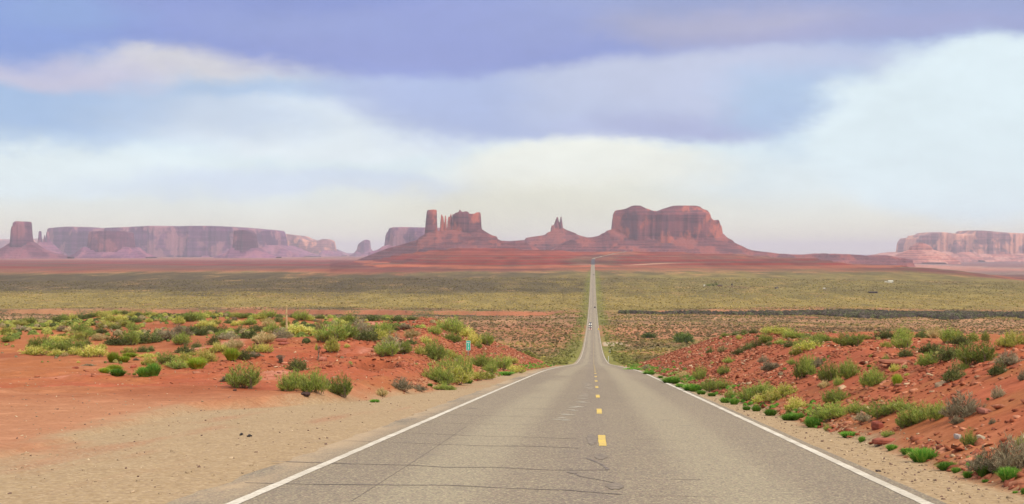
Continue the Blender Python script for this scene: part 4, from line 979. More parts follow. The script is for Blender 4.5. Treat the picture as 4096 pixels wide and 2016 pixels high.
def build_scrub():
    g = np.random.default_rng(17); mat = tint_mat("valley scrub"); OL = np.array
    def scat(n, r0, r1, dens):
        a = g.uniform(-.47, .49, n); r = np.sqrt(g.random(n) * (r1 * r1 - r0 * r0) + r0 * r0)
        x = r * np.sin(a); y = r * np.cos(a); s, u = su(x, y)
        keep = (np.abs(u) > 6.2) & (g.random(n) < dens(x, y, s, u)); return x[keep], y[keep], s[keep], u[keep]
    def colour(x, y, s, u):
        n = len(x); t = g.random(n)[:, None]; px = x / y * F + 512
        f = (sstep(-.15, .35, fbm(x / 45, y / 90, 91)) * .8)[:, None]
        dark = OL([.21, .18, .075]); yel = OL([.38, .32, .095]); gre = OL([.22, .225, .065])
        c = dark * (1 - f) + (yel * (t > .35) + gre * (t <= .35)) * f
        m1 = (sstep(1390, 1440, s) * (1 - sstep(1800, 2000, s)))[:, None]; c = c * (1 - m1 * .8) + yel * m1 * .8
        m2 = (sstep(640, 760, s) * (1 - sstep(930, 1030, s)))[:, None]; c = c * (1 - m2 * .6) + OL([.24, .17, .085]) * m2 * .5
        m3 = (sstep(18, 8, np.abs(u)))[:, None]; c = c * (1 - m3 * .6) + OL([.25, .30, .07]) * m3 * .6
        m4 = (sstep(1850, 2050, s) * (1 - sstep(420, 640, px)))[:, None]; c = c * (1 - m4 * .6) + OL([.13, .115, .05]) * m4 * .6
        return c * (.7 + .6 * g.random((n, 1))) * np.array([.98, .88, .85])
    parts = []
    for n, r0, r1, sz, q in ((12000, 190, 420, .95, 26), (30000, 420, 800, 1.1, 11), (72000, 800, 1420, 1.45, 6), (95000, 1420, 2500, 1.7, 4)):
        dens = lambda x, y, s, u: np.clip(.62 + .5 * fbm(x / 50, y / 50, 111) - .12 * sstep(950, 1050, s) * (1 - sstep(1230, 1280, s)), .06, 1) * np.where((s > 180) | (np.abs(u) > 60), 1, 0) * np.where(np.abs(s - 1345) < 40, .25, 1)
        x, y, s, u = scat(n, r0, r1, dens); z = terrain(x, y)
        w = sz * (.5 + g.random(len(x)) ** 2 * 1.1); pts = np.stack([x, y, z], 1)
        o = clump_mass("scrub_vegetation", pts, w, w * .62, colour(x, y, s, u), mat, 19, q); tag(o, kind="stuff")
    # little plants and dry stalks on the mounds between the bushes
    n = 11000; s = g.uniform(14, 178, n); u = np.where(g.random(n) < .6, -g.uniform(6.0, 62, n), g.uniform(5.2, 42, n))
    den = np.where(u < 0, np.where(s < 62, .07, .35), .45) * sstep(-.35, .45, fbm(s / 6, u / 4, 121)); toe = np.where(u < 0, toeL(s) - u, u - toeR(s))
    k = (g.random(n) < den) & (toe > .3); s, u = s[k], u[k]; x, y = xy(s, u); z = terrain(x, y)
    w = (.10 + .28 * g.random(len(x)) ** 2) * np.clip(s / 70, .3, 1); t = g.random((len(x), 1))
    cols = np.where(t < .4, [.34, .31, .10], np.where(t < .7, [.16, .20, .05], [.33, .25, .15]))
    tag(clump_mass("ground_cover_vegetation", np.stack([x, y, z], 1), w, w * .8, cols, mat, 23, 50, .55), kind="stuff")
    n = 9000; s = g.uniform(72, 148, n); u = -g.uniform(13, 60, n); x, y = xy(s, u)
    k = g.random(n) < .5 * sstep(-.05, .4, fbm(s / 9, u / 7, 211) + .25 * fbm(s / 3, u / 3, 213)) * sstep(70, 86, s + u * .1); x, y = x[k], y[k]; z = terrain(x, y)
    w = .25 + .6 * g.random(len(x)) ** 1.6; t = g.random((len(x), 1))
    cols = np.where(t < .4, [.38, .38, .09], np.where(t < .7, [.20, .25, .06], np.where(t < .88, [.36, .29, .15], [.11, .13, .045])))
    tag(clump_mass("ground_cover_vegetation", np.stack([x, y, z], 1), w, w * .75, cols, mat, 24, 60, .5), kind="stuff")
    # grass fringe along both gravel edges
    n = 4200; s = 15 + 190 * g.random(n) ** 1.2; side = g.random(n) < .62
    u = np.where(side, toeR(s) + g.normal(.3, .22, n), toeL(s) - np.abs(g.normal(.3, .35, n)))
    k = (g.random(n) < sstep(-.2, .5, fbm(s / 3.2, side * 7.0, 131)) * np.where(side, .75, np.where(s > 85, .8, 0))); s, u = s[k], u[k]; x, y = xy(s, u); z = terrain(x, y)
    w = .07 + .10 * g.random(len(x)) + .0012 * s; t = g.random((len(x), 1))
    cols = np.where(t < .5, [.12, .27, .035], np.where(t < .8, [.28, .32, .07], [.36, .30, .12]))
    tag(clump_mass("verge_grass", np.stack([x, y, z], 1), w, w * .8, cols, mat, 29, 70, .5), kind="stuff")
    # dark thicket down in the wash
    def wash_band(px0, px1, n, dens, s_off, seed, hmax):
        gg = np.random.default_rng(seed); px = gg.uniform(px0, px1, n); r = (gg.uniform(-28, 30, n) if s_off else gg.uniform(-150, 38, n) * sstep(560, 930, px) * (.75 + .5 * fbm(px / 40, px * 0, 7, 2))) + s_off
        xx = (px - 512) / F * 1300; ws = 1300 + 40 * fbm(xx / 260, xx * 0 + 3, 41, 3)
        y = ws + r - xx * .057; x = (px - 512) / F * y; kk = gg.random(n) < dens(px); x, y, px = x[kk], y[kk], px[kk]
        z = terrain(x, y); w = 2.0 + 2.2 * gg.random(len(x)); t = gg.random((len(x), 1))
        cols = np.where(t < .6, [.13, .105, .08], [.14, .145, .065]) * (.7 + .6 * gg.random((len(x), 1)))
        return clump_mass("wash_thicket_vegetation", np.stack([x, y, z], 1), w, w * .6 * hmax, cols, mat, seed, 26)
    tag(wash_band(240, 535, 2100, lambda p: np.clip(.12 + .55 * sstep(330, 420, p) * (1 - sstep(505, 535, p)) + .5 * sstep(-.1, .4, fbm(p / 14, p * 0, 5, 2)), 0, 1), 2, 37, .8), kind="stuff")
    tag(wash_band(620, 1150, 11000, lambda p: np.clip(.10 + .25 * sstep(-.2, .4, fbm(p / 16, p * 0, 9, 2)) + .9 * sstep(720, 860, p), 0, 1), 0, 41, 1.5), kind="stuff")

def build_trees():
    """the two large green bushes in the valley right of the road and the farmyard trees"""
    lm = leaf_mat("valley tree leaf", [(.05, .085, .02), (.10, .16, .03), (.17, .24, .05), (.26, .3, .08)])
    bark = plain("valley tree bark", (.13, .10, .07), .9, .2, 3)
    def tree(name, fx, fy, w, h, label, nb, seed):
        x, y, z = ground_at(fx / 4, fy / 4, rmin=230); W = w / 4 / F * y; H = h / 4 / F * y
        root = bpy.data.objects.new(name, None); COL.objects.link(root); root.location = (x, y, z - .1); tag(root, label, "tree")
        V, Fc, t, tip, b = dome_plant(seed, nb, .07, .035, fan=1.5, lumps=.5, inner=.25, up=.2)
        me = mesh_np("crown", V * np.array([W, W * .8, H]), Fc, [lm]); attr_f(me, "tone", t); link("crown", me, root)
        mb = MB(); g = random.Random(seed)
        for k in range(5):
            a = g.uniform(0, 6.28); e = Vector((math.cos(a) * W * .28, math.sin(a) * W * .22, H * .6)); mb.tube([(0, 0, -.3), e * .45 + Vector((0, 0, .2)), e], [.16, .1, .04], 6)
        mb.build("trunk", bark, root)
    tree("green_tree", 2738, 1371, 82, 40, "large rounded green bushy tree in the valley right of the road", 6000, 301)
    tree("green_tree", 2596, 1352, 58, 20, "low flat green bushy tree in the valley, left of the larger rounded one", 4000, 302)
    for i, (fx, fy, w, h) in enumerate([(2832, 1146, 22, 12), (2850, 1145, 24, 12), (2864, 1143, 18, 13)]):
        tree("yard_tree", fx, fy, w, h, ["leftmost", "middle", "rightmost"][i] + " of the three small bright green trees by the farm sheds", 900, 310 + i)

# ---------------------------------------------------------------- rock rubble
def stones(name, pts, size, flat, cols, mat, seed):
    g = np.random.default_rng(seed); n = len(pts)
    cube = np.array([(-1, -1, -1), (1, -1, -1), (1, 1, -1), (-1, 1, -1), (-1, -1, 1), (1, -1, 1), (1, 1, 1), (-1, 1, 1)], float) * .5
    v = cube[None] + g.normal(0, .14, (n, 8, 3)); v[:, 4:, :2] *= g.uniform(.5, .95, (n, 1, 1))
    dims = np.stack([size * g.uniform(.7, 1.5, n), size * g.uniform(.5, 1., n), size * flat * g.uniform(.6, 1.4, n)], 1); v = v * dims[:, None]
    a = (g.normal(.5, .5, n) if size.mean() > .05 else g.uniform(0, math.pi, n)); ca, sa = np.cos(a)[:, None], np.sin(a)[:, None]; X, Y, Z = v[..., 0], v[..., 1], v[..., 2]
    tx = g.normal(0, .25, n)[:, None]; ty = g.normal(0, .25, n)[:, None]
    Z2 = Z + X * tx + Y * ty; v = np.stack([X * ca - Y * sa, X * sa + Y * ca, Z2], -1) + (pts + np.stack([0 * size, 0 * size, size * flat * .15], 1))[:, None]
    f = np.array([(0, 3, 2, 1), (4, 5, 6, 7), (0, 1, 5, 4), (1, 2, 6, 5), (2, 3, 7, 6), (3, 0, 4, 7)])
    Fc = (f[None] + (np.arange(n) * 8)[:, None, None]).reshape(-1, 4)
    me = mesh_np(name, v.reshape(-1, 3), Fc, [mat]); attr_col(me, "tint", np.repeat(cols, 8, 0)); return link(name, me)
def build_rubble():
    m = Mat("broken red shale", .95, .1); c = m.attr("tint"); nz = m.rng(m.noise(12, 5), .3, .7, .75, 1.2)
    sc_ = m.n("ShaderNodeVectorMath"); sc_.operation = 'SCALE'; m.l(c, sc_.inputs[0]); m.l(nz, sc_.inputs["Scale"]); m.color(sc_.outputs[0]); m.bump(m.noise(30, 4), .4, .01)
    g = np.random.default_rng(9)
    def cols(n, pale):
        t = g.random((n, 1)); return np.where(t < .45, [.30, .10, .052], np.where(t < .75, [.23, .07, .04], np.where(t < 1 - pale, [.40, .17, .10], [.46, .31, .19]))) * g.uniform(.75, 1.25, (n, 1))
    for side, n in ((-1, 26000), (1, 46000)):
        s = 13 + 170 * g.random(n) ** 1.25 if side > 0 else g.uniform(46, 185, n)
        d = g.random(n) ** 1.3 * 14 + .05; u = np.where(side > 0, toeR(s) + d, toeL(s) - d)
        k = (g.random(n) < sstep(-.55, .35, fbm(s / 5, u / 3, 141)) * (1 - .7 * sstep(7, 13, d)) * (1 if side > 0 else sstep(48, 66, s) * .95 + .05)); s, u, d = s[k], u[k], d[k]
        x, y = xy(s, u); z = terrain(x, y); size = .03 + .14 * g.random(len(x)) ** 3.2 + .0008 * s
        tag(stones("rubble", np.stack([x, y, z], 1), size, .30, cols(len(x), .02 if side < 0 else .045), m.m, 5 + side), kind="stuff")
    # grit and pebbles on shoulders and pull-out
    n = 7000; s = 9 + 60 * g.random(n) ** 1.5; u = np.where(g.random(n) < .62, -g.uniform(4.6, 22, n), g.uniform(4.0, 5.6, n)); x, y = xy(s, u); z = terrain(x, y)
    t = g.random((n, 1)); cc = np.where(t < .5, [.30, .22, .14], np.where(t < .75, [.16, .10, .08], [.5, .38, .25]))
    tag(stones("gravel", np.stack([x, y, z], 1), .012 + .035 * g.random(n) ** 3, .6, cc, m.m, 15), kind="stuff")
    # single boulders and slabs one can point at
    def slab(name, fx, fy, w, h, dep, col, label, seed, rot=0., cat="rock"):
        x, y, z = ground_at(fx / 4, fy / 4, rmax=170); W = w / 4 / F * y; H = h / 4 / F * y
        gg = np.random.default_rng(seed); na, nl = 14, 4
        ang = np.linspace(0, 2 * math.pi, na, endpoint=False); rr = 1 + gg.normal(0, .13, na); V = []
        for l, (zz, k) in enumerate(((-.35, .95), (.25, 1.05), (.8, .97), (1., .8))):
            for a_, r_ in zip(ang, rr): 
                q = r_ * k * (1 + gg.normal(0, .03)); cx = math.copysign(abs(math.cos(a_)) ** .7, math.cos(a_)); sy = math.copysign(abs(math.sin(a_)) ** .7, math.sin(a_))
                V.append((cx * q * W / 2, sy * q * dep / 2, (zz + gg.normal(0, .04)) * H))
        Fq = [(l * na + i, l * na + (i + 1) % na, (l + 1) * na + (i + 1) % na, (l + 1) * na + i) for l in range(nl - 1) for i in range(na)]
        Fq.append(tuple(range((nl - 1) * na, nl * na))); me = bpy.data.meshes.new(name); me.from_pydata(V, [], Fq)
        mt = Mat("stone " + label[:20], .95, .1); f = mt.noise(3, 6, (1, 1, 4), .7); mt.color(mt.mix(mt.rng(f, .35, .65), col, tuple(c * .6 for c in col))); mt.bump(f, .5, .03)
        me.materials.append(mt.m); o = link(name, me, None, (x, y, z)); o.rotation_euler = (0, 0, rot); tag(o, label, cat)
    slab("rock_slab", 3545, 1770, 100, 15, .35, (.33, .10, .065), "long flat brick-red slab lying at the right gravel edge", 1, -.15)
    slab("rock_slab", 3598, 1452, 118, 11, 1.0, (.34, .12, .07), "broad tilted pinkish slab across the upper right bank", 2, .35)
    slab("boulder", 3832, 1752, 22, 13, .3, (.42, .36, .33), "small pale grey stone left of the upright bush on the right bank", 3)
    slab("boulder", 3922, 1757, 22, 13, .3, (.48, .38, .26), "small pale tan stone right of the upright bush on the right bank", 4)
    slab("boulder", 3935, 1650, 34, 15, .5, (.34, .13, .09), "smooth pink boulder right of the grey brush tangle on the right bank", 5)
    slab("boulder", 3585, 1633, 26, 14, .35, (.52, .40, .24), "pale tan stone lodged in a green bush on the right bank", 6)
    slab("boulder", 3510, 1713, 40, 25, .45, (.27, .07, .045), "dark red blocky stone low on the right bank", 7)
    slab("boulder", 1970, 1476, 12, 6, .3, (.5, .4, .26), "small cream stone on the rubble near the mile sign", 8) if False else None
    slab("rock_slab", 1222, 1578, 36, 7, .5, (.07, .04, .035), "flat dark rock lying just below the twin grassy clump", 9)
    slab("rock_slab", 1128, 1365, 46, 9, .8, (.36, .12, .08), "flat red flagstone at the back of the left mound's bare dirt", 10)
    slab("rock_slab", 1135, 1377, 38, 7, .7, (.33, .10, .07), "lower red flagstone in front of the other one on the left mound", 11)
    slab("boulder", 1290, 1442, 30, 11, .6, (.45, .17, .11), "rounded red boulder at the foot of the little pale tree", 12)
    slab("boulder", 534, 1470, 18, 8, .5, (.42, .12, .07), "small round red stone among the bright tufts on the left dirt", 13)
    slab("rock_slab", 303, 1473, 20, 6, .5, (.30, .085, .05), "small dark red stone alone on bare dirt at the left", 14)
    slab("boulder", 940, 1563, 12, 6, .2, (.10, .05, .04), "tiny dark stone below the leaning green tuft", 15)
    slab("boulder", 3132, 1738, 12, 5, .12, (.10, .07, .06), "tiny dark stone on the right gravel beside the white line", 16)
    slab("boulder", 3512, 1887, 18, 6, .12, (.10, .07, .06), "tiny dark clod on the right shoulder gravel, nearest the camera", 17)
    slab("rock_slab", 1046, 1362, 60, 12, .5, (.36, .12, .08), "", 18) if False else None
    return m

# ---------------------------------------------------------------- small things
def build_props(wood):
    white = plain("white sign sheeting", (.75, .78, .76), .5, .05, 9); green = plain("green sign sheeting", (.01, .48, .34), .5, .08, 9)
    steel = plain("galvanised steel", (.33, .31, .29), .55, .15, 12, .5); yellow = plain("yellow reflector", (.80, .60, .03), .5, .08, 9)
    tan = plain("weathered tan timber", (.50, .37, .20), .9, .2, 6)
    # mile sign
    d = 95.0; x = (468.3 - 512) / F * d; base = gz(x, d)
    ztop = (252 - 340.6) / F * d; zbot = (252 - 350.4) / F * d; W = .29
    root = bpy.data.objects.new("mile_sign", None); COL.objects.link(root); root.location = (x, d, base)
    tag(root, "green mile 13 sign on a thin metal post on the left bank", "road sign"); root.rotation_euler = (0, 0, .06)
    mb = MB(); mb.box((0, .03, (ztop - base - .08) / 2 - .1), (.06, .035, ztop - base - .08 + .2)); mb.build("post", steel, root)
    cz = (ztop + zbot) / 2 - base; Hh = ztop - zbot
    mb = MB(); mb.box((0, 0, cz), (W, .006, Hh)); mb.build("panel", white, root)
    mb = MB(); mb.box((0, -.004, cz), (W - .035, .006, Hh - .035)); mb.build("panel_face", green, root)
    def text(t, size, zc, sx=1.0):
        cu = bpy.data.curves.new("lettering", 'FONT'); cu.body = t; cu.size = size; cu.align_x = 'CENTER'; cu.align_y = 'CENTER'; cu.extrude = .002; cu.offset = .003
        tmp = bpy.data.objects.new("tmp", cu); COL.objects.link(tmp); bpy.context.view_layer.update()
        me = bpy.data.meshes.new_from_object(tmp.evaluated_get(bpy.context.evaluated_depsgraph_get())); bpy.data.objects.remove(tmp)
        me.materials.clear(); me.materials.append(white); o = link("lettering", me, root); o.location = (0, -.010, zc); o.rotation_euler = (math.radians(90), 0, 0); o.scale = (sx, 1, 1)
    text("MILE", .115, cz + Hh * .30, .85); text("1", .24, cz + Hh * .06); text("3", .24, cz - Hh * .28)
    # wooden post on the left mound
    x, y, z = ground_at(286.6, 335.0, rmax=150); Hm = 29.5 / F * y
    root = bpy.data.objects.new("wooden_post", None); COL.objects.link(root); root.location = (x, y, z); tag(root, "tall pale weathered wooden post standing among shrubs on the left mound", "post")
    mb = MB(); mb.tube([(0, 0, -.2), (.01, 0, Hm * .35), (-.02, 0, Hm * .7), (0, 0, Hm)], [.075, .065, .06, .05], 8); mb.build("post", tan, root)
    mb = MB(); mb.box((0, -.07, Hm * .72), (.16, .03, .05)); mb.tube([(0, 0, Hm * .45), (.06, -.02, Hm * .47)], [.03, .02], 5); mb.build("cleat", tan, root)
    # twiggy bush and little bent tree on the left mound
    def twigs(name, fx, fy, w, h, label, seed, n, tuft=False):
        x, y, z = ground_at(fx / 4, fy / 4, rmax=150); W = w / 4 / F * y; H = h / 4 / F * y; g = random.Random(seed)
        root = bpy.data.objects.new(name, None); COL.objects.link(root); root.location = (x, y, z - .02); tag(root, label, "shrub")
        mb = MB()
        def br(p, d, l, r, dep):
            q = p + d * l; m = (p + q) / 2 + Vector((g.uniform(-.1, .1), g.uniform(-.1, .1), 0)) * l; mb.tube([p, m, q], [r, r * .8, r * .6], 4)
            if dep:
                for _ in range(3): br(q, (d + Vector((g.uniform(-.8, .8), g.uniform(-.8, .8), g.uniform(-.1, .5)))).normalized(), l * .6, r * .6, dep - 1)
        for k in range(n): a = g.uniform(0, 6.28); br(Vector((0, 0, 0)), Vector((math.cos(a) * .6, math.sin(a) * .6, 1)).normalized() if not tuft else Vector((.15, 0, 1)).normalized(), H * .4, .022 * (2 if tuft else 1), 3)
        mb.build("branches", wood, root)
        k = 'P' if tuft else 'D'
        o = link("foliage", TEMPL['Y' if tuft else 'S'][0][0], root)
        if tuft: o.location = (-.02 - W * .1, 0, H * .55); o.scale = (W * .5, W * .5, H * .45)
        else: o.scale = (W * .7, W * .7, H * .8)
    twigs("twiggy_bush", 1123, 1453, 34, 42, "thin leafless twiggy bush on bare dirt left of the lone round dark bush", 5, 6)
    twigs("small_tree", 1270, 1442, 30, 70, "little bent tree with a pale green tuft on top, beside a red boulder", 8, 1, True)
    # delineator posts and object markers along the road in the valley
    def marker(name, px, py, kind, label, group=None, ph=1.25):
        x, y, z = ground_at(px, py, rmin=230); root = bpy.data.objects.new(name, None); COL.objects.link(root); root.location = (x, y, z)
        tag(root, label, "post" if kind != 'sign' else "road sign", group)
        mb = MB(); mb.box((0, 0, ph / 2 - .1), (.09, .05, ph + .2)); mb.build("post", yellow if kind == 'yellow' else white if kind == 'white' else steel, root)
        mb = MB()
        if kind == 'sign': mb.box((0, -.04, ph + .25), (.65, .02, 1.0))
        else: mb.box((0, -.04, ph - .15), (.13, .02, .28))
        mb.build("panel" if kind == 'sign' else "reflector", yellow if kind != 'white' else white, root)
    marker("marker_sign", 598.6, 331.5, 'sign', "yellow marker sign right of the road beside the oncoming cars", ph=1.2)
    marker("marker_post", 582.4, 331.5, 'yellow', "slim yellow marker post left of the road beside the oncoming cars", ph=1.9)
    for px, py, l in ((585.2, 297.0, "white post left of the road beyond the lone dark car"), (585.0, 313.5, "pale post left of the road just nearer than the lone dark car"),
                      (599.8, 314.5, "pale post right of the road just nearer than the lone dark car"), (608.5, 362.0, "white post right of the road where it comes out of the dip, nearest one"),
                      (610.0, 353.0, "thin pale post right of the road, second nearest")):
        marker("delineator_post", px, py, 'white', l, ph=1.5)
    # drift of tyre scraps on the gravel
    rub = plain("black tyre rubber", (.035, .03, .03), .8, .2, 30)
    for i, (fx, fy, w, l) in enumerate([(965, 1742, 11, "smaller left scrap of black tyre rubber on the gravel pull-out"), (997, 1748, 18, "larger right scrap of black tyre rubber on the gravel pull-out")]):
        x, y, z = ground_at(fx / 4, fy / 4, rmax=120); W = w / 4 / F * y; mb = MB(); g = random.Random(i)
        mb.tube([(-W / 2, 0, .015), (-W / 5, .04, .025), (W / 6, -.03, .02), (W / 2, .04, .02)], [.012, .022, .02, .01], 6)
        mb.tube([(-W / 4, -.06, .01), (0, .05, .03), (W / 4, .1, .01)], [.01, .018, .008], 5)
        tag(mb.build("tyre_scrap", rub, None, (x, y, z)), l, "debris")

def make_car(style):
    glass = MATS['glass']; paintm = MATS[style['paint']]; rub = MATS['rubber']; rim = MATS['rim']
    Lc, Wc, Hc, hood = style['l'], style['w'], style['h'], style['hood']
    root = bpy.data.objects.new(style['name'], None); COL.objects.link(root)
    h0 = .22; hb = hood                      # front is -Y
    def loft(secs, name, mat):               # secs: (y, half width, z bottom, z top, top inset)
        mb = MB(); rings = []
        for y, w, zb, zt, ins in secs:
            rings.append([(-w, y, zb), (-w * 1.0, y, zb + (zt - zb) * .55), (-w + ins, y, zt), (w - ins, y, zt), (w, y, zb + (zt - zb) * .55), (w, y, zb)])
        vs = [v for r in rings for v in r]; fs = []
        for i in range(len(rings) - 1):
            for k in range(6): fs.append((i*6+k, i*6+(k+1) % 6, (i+1)*6+(k+1) % 6, (i+1)*6+k))
        fs += [tuple(range(6)), tuple(range(len(rings)*6-1, len(rings)*6-7, -1))]
        mb.add(vs, fs); return mb.build(name, mat, root)
    w = Wc / 2; a = -Lc / 2; b = Lc / 2
    loft([(a, w * .82, h0 + .08, hb * .72, .06), (a + .15, w * .95, h0, hb * .86, .06), (a + .9, w, h0, hb, .08), (a + Lc * .3, w, h0, hb + .06, .08), (b - .8, w, h0, hb + .08, .08), (b - .12, w * .95, h0, hb + .04, .08), (b, w * .86, h0 + .1, hb * .8, .06)], "body", paintm)
    c0 = a + Lc * style['ws']; c1 = b - Lc * style['rs']; z0 = hb + .04
    loft([(c0, w * .86, z0 - .04, z0, .03), (c0 + .62, w * .84, z0 - .04, Hc - .03, .15), (c0 + 1.1, w * .84, z0 - .04, Hc, .16), (c1 - .5, w * .84, z0 - .04, Hc - .02, .16), (c1, w * .84, z0 - .04, z0 + .03, .05)], "windows", glass)
    mb = MB(); mb.box((0, (c0 + c1) / 2 + .12, Hc + .005), (w * 1.40, (c1 - c0) - 1.15, .035), .93); mb.build("roof", paintm, root)
    for sy, sx in ((a + .85, -1), (a + .85, 1), (b - .85, -1), (b - .85, 1)):
        mb = MB(); mb.tube([(sx * (w - .2), sy, .33), (sx * (w + .01), sy, .33)], .33, 16); wh = mb.build("wheel", rub, root)
        mb = MB(); mb.tube([(sx * (w - .1), sy, .33), (sx * (w + .02), sy, .33)], .19, 10); mb.build("rim", rim, wh)
    for sx in (-1, 1):
        mb = MB(); mb.box((sx * w * .70, a - .005 + .03, hb * .72), (.30, .12, .19), .9); mb.build("headlight", MATS['lamp'] if style['lit'] else MATS['lens'], root)
        mb = MB(); mb.box((sx * w * .72, b + .0, hb * .8), (.26, .08, .16), .9); mb.build("tail_light", MATS['tail'], root)
        mb = MB(); mb.box((sx * (w + .09), c0 + .35, z0 + .08), (.16, .1, .12)); mb.build("mirror", paintm, root)
    mb = MB(); mb.box((0, a - .0, hb * .58), (w * .85, .06, .18)); mb.build("grille", MATS['black'], root)
    mb = MB(); mb.box((0, a - .02, h0 + .17), (w * 1.7, .14, .16)); mb.box((0, b + .02, h0 + .2), (w * 1.7, .14, .16)); mb.build("bumper", MATS['black'] if style['paint'] != 'silver' else paintm, root)
    return root
MATS = {}
def build_cars():
    def carpaint(n, c): 
        m = Mat(n, .3, .5); m.color(c); m.b.inputs["Coat Weight"].default_value = .5; return m.m
    MATS.update(glass=carpaint("dark car glass", (.02, .022, .025)), red=carpaint("red car paint", (.42, .06, .035)), black=carpaint("black car paint", (.012, .011, .012)),
        silver=carpaint("silver car paint", (.55, .54, .52)), white=carpaint("white car paint", (.75, .75, .73)), rubber=plain("car tyre", (.02, .02, .02), .9), rim=plain("alloy rim", (.4, .4, .4), .4, .05, 3, .8),
        lens=carpaint("lamp lens", (.5, .5, .48)), tail=carpaint("red tail lamp", (.3, .01, .01)))
    m = Mat("lit headlight", .4); m.color((.9, .85, .7)); m.b.inputs["Emission Color"].default_value = (1, .88, .66, 1); m.b.inputs["Emission Strength"].default_value = 5; MATS['lamp'] = m.m
    rz = math.atan2(-RD[0], RD[1])
    def put(style, s, u, label, back=False):
        r = make_car(style); x, y = xy(s, u + float(uc(s))); z = float(road_z(np.array([s]))[0]); sl_ = float(road_z(np.array([s + 2.]))[0] - road_z(np.array([s - 2.]))[0]) / 4
        r.location = (x, y, z + .01 + .0001 * s); r.rotation_euler = (math.atan(sl_) * (-1 if back else 1), 0, rz + (math.pi if back else 0)); tag(r, label, "car")
    sed = dict(name="car", l=4.7, w=1.82, h=1.45, hood=.82, ws=.24, rs=.14)
    suv = dict(name="car", l=4.8, w=1.92, h=1.7, hood=1.0, ws=.24, rs=.04)
    put(dict(sed, paint='red', lit=True), 892, -1.75, "red oncoming car with bright headlights, first of the three in line")
    put(dict(suv, paint='black', lit=True), 935, -1.85, "black oncoming car with bright headlights, second of the three in line")
    put(dict(suv, paint='silver', lit=True, h=1.95), 992, -1.8, "silver-white oncoming van, last of the three in line")
    put(dict(sed, paint='black', lit=False), 1432, 1.9, "lone dark car driving away in the right lane beyond the oncoming three", True)
    put(dict(sed, paint='black', lit=False), 2640, 1.6, "tiny dark car far up the straight road, close to the ridge", True)
    put(dict(suv, paint='white', lit=False, h=2.6, l=7., hood=1.4, w=2.3), 4180, 1.8, "white camper van at the far bend where the road swings right", True)
    put(dict(suv, paint='white', lit=False, h=2.6, l=7., hood=1.4, w=2.3), 4600, -1.8, "white van higher up past the far bend, the most distant vehicle")

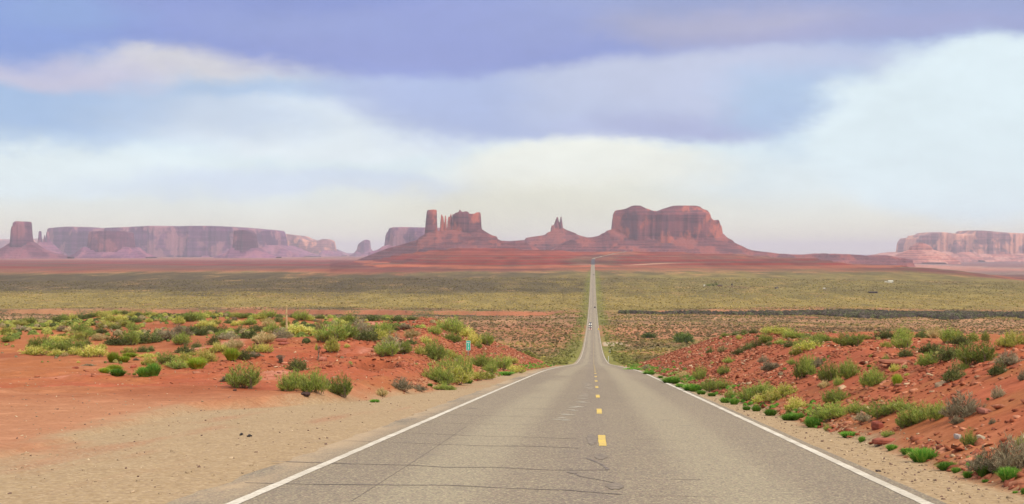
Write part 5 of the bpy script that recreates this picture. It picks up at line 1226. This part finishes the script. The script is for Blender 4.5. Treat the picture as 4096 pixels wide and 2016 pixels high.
def build_farm():
    wall = plain("cream house wall", (.68, .66, .52), .8, .08, 1); roof = plain("pale metal roof", (.62, .60, .50), .6, .1, 1); dark = plain("dark shed boards", (.07, .05, .05), .9, .3, 2)
    brown = plain("rusty brown boards", (.20, .11, .08), .9, .3, 2); glass = plain("dark window glass", (.03, .03, .035), .2, .05)
    def house(name, fx, fy, w, h, dep, label, wm, rm, pitch=.35, win=2):
        x, y, z = ground_at(fx / 4, fy / 4, rmin=1200); W = w / 4 / F * y; H = h / 4 / F * y; root = bpy.data.objects.new(name, None); COL.objects.link(root); root.location = (x, y, z)
        tag(root, label, "house" if "house" in name else "shed"); hw = H * (1 - pitch)
        mb = MB(); mb.box((0, 0, hw / 2 - .5), (W, dep, hw + 1)); mb.build("wall", wm, root)
        mb = MB(); o = .3; mb.add([(-W/2-o, -dep/2-o, hw+.003), (W/2+o, -dep/2-o, hw+.003), (W/2+o, dep/2+o, hw+.003), (-W/2-o, dep/2+o, hw+.003), (-W/2-o, 0, H), (W/2+o, 0, H)], [(0, 1, 5, 4), (2, 3, 4, 5), (0, 4, 3), (1, 2, 5), (0, 3, 2, 1)]); mb.build("roof", rm, root)
        for k in range(win):
            mb = MB(); mb.box(((k - (win - 1) / 2) * W / (win + 1) * 1.3 - W * .05, -dep / 2 - .02, hw * .55), (1.1, .06, 1.0)); mb.build("window", glass, root)
        mb = MB(); mb.box((W * .38, -dep / 2 - .03, 1.0), (.95, .06, 2.0)); mb.build("door", dark, root)
    house("farm_house", 3562, 1131, 18, 9, 7, "cream house with pale roof alone on the far right plain", wall, roof)
    house("annex_shed", 3545, 1130, 12, 5, 4, "low cream annex at the left side of the lone cream house", wall, roof, .2, 1)
    house("farm_shed", 2880, 1146, 18, 6, 5, "long low brown shed right of the farm trees", brown, dark, .25, 1)
    house("farm_hut", 2818, 1146, 6, 7, 3, "small pale hut at the left end of the farm trees", wall, roof, .3, 0)
    house("farm_shed", 3108, 1154, 8, 7, 4, "small cream shed with a dark vehicle bay, between farmyard and far right", wall, dark, .3, 1)
    house("farm_shed", 3102, 1155, 6, 6, 3, "small dark shed leaning against the cream one", dark, dark, .2, 0)
    house("farm_shed", 3298, 1157, 11, 5, 4, "tiny grey-brown shed halfway to the far right house", brown, roof, .4, 0)
    house("long_trailer", 3492, 1173, 34, 7, 4, "long dark trailer-like shed low on the right plain below the cream house", dark, dark, .15, 3)
    # water tank on legs
    x, y, z = ground_at(2928 / 4, 1149 / 4, rmin=1200); k = y / F / 4; root = bpy.data.objects.new("water_tower", None); COL.objects.link(root); root.location = (x, y, z)
    tag(root, "dark water tank on legs right of the brown farm shed", "water tower")
    H = 15 * k
    mb = MB(); mb.tube([(0, 0, H * .5), (0, 0, H * .95), (0, 0, H)], [3 * k, 3 * k, 1.5 * k], 12); mb.build("tank", dark, root)
    for sx in (-1, 1):
        for sy in (-1, 1): mb = MB(); mb.tube([(sx * 2.6 * k, sy * 2.6 * k, -.5), (sx * 2 * k, sy * 2 * k, H * .52)], .18, 6); mb.build("leg", brown, root)
    # yard fence
    a = ground_at(2895 / 4, 1147 / 4, rmin=1200); b = ground_at(2985 / 4, 1152 / 4, rmin=1200); root = bpy.data.objects.new("farm_fence", None); COL.objects.link(root)
    root.location = a; tag(root, "brown rail fence of the farmyard running right from the water tank", "fence")
    for t in np.linspace(0, 1, 15):
        x = a[0] + (b[0] - a[0]) * t; y = a[1] + (b[1] - a[1]) * t; z = gz(x, y); mb = MB(); mb.box((x - a[0], y - a[1], z - a[2] + .8), (.22, .22, 2.2)); mb.build("post", brown, root)
    mb = MB(); mb.tube([(0, 0, 1.2), (b[0] - a[0], b[1] - a[1], gz(b[0], b[1]) - a[2] + 1.2)], .1, 5); mb.tube([(0, 0, .7), (b[0] - a[0], b[1] - a[1], gz(b[0], b[1]) - a[2] + .7)], .1, 5); mb.build("rail", brown, root)

def build_haze():
    mb = MB(); mb.box((0, 18000, 20), (60000, 64000, 560)); m = bpy.data.materials.new("dry haze"); m.use_nodes = True; t = m.node_tree; t.nodes.clear()
    o = t.nodes.new("ShaderNodeOutputMaterial"); v = t.nodes.new("ShaderNodeVolumePrincipled"); v.inputs["Color"].default_value = (.88, .83, .98, 1); v.inputs["Density"].default_value = HAZE; v.inputs["Anisotropy"].default_value = .0
    t.links.new(v.outputs[0], o.inputs["Volume"]); tag(mb.build("haze", m), kind="stuff")
HAZE = 3.7e-5

build_ground()
build_road()
build_buttes()
_wood = make_templates()
build_shrubs()
build_scrub()
build_trees()
build_rubble()
build_props(_wood)
build_cars()
build_farm()
build_haze()
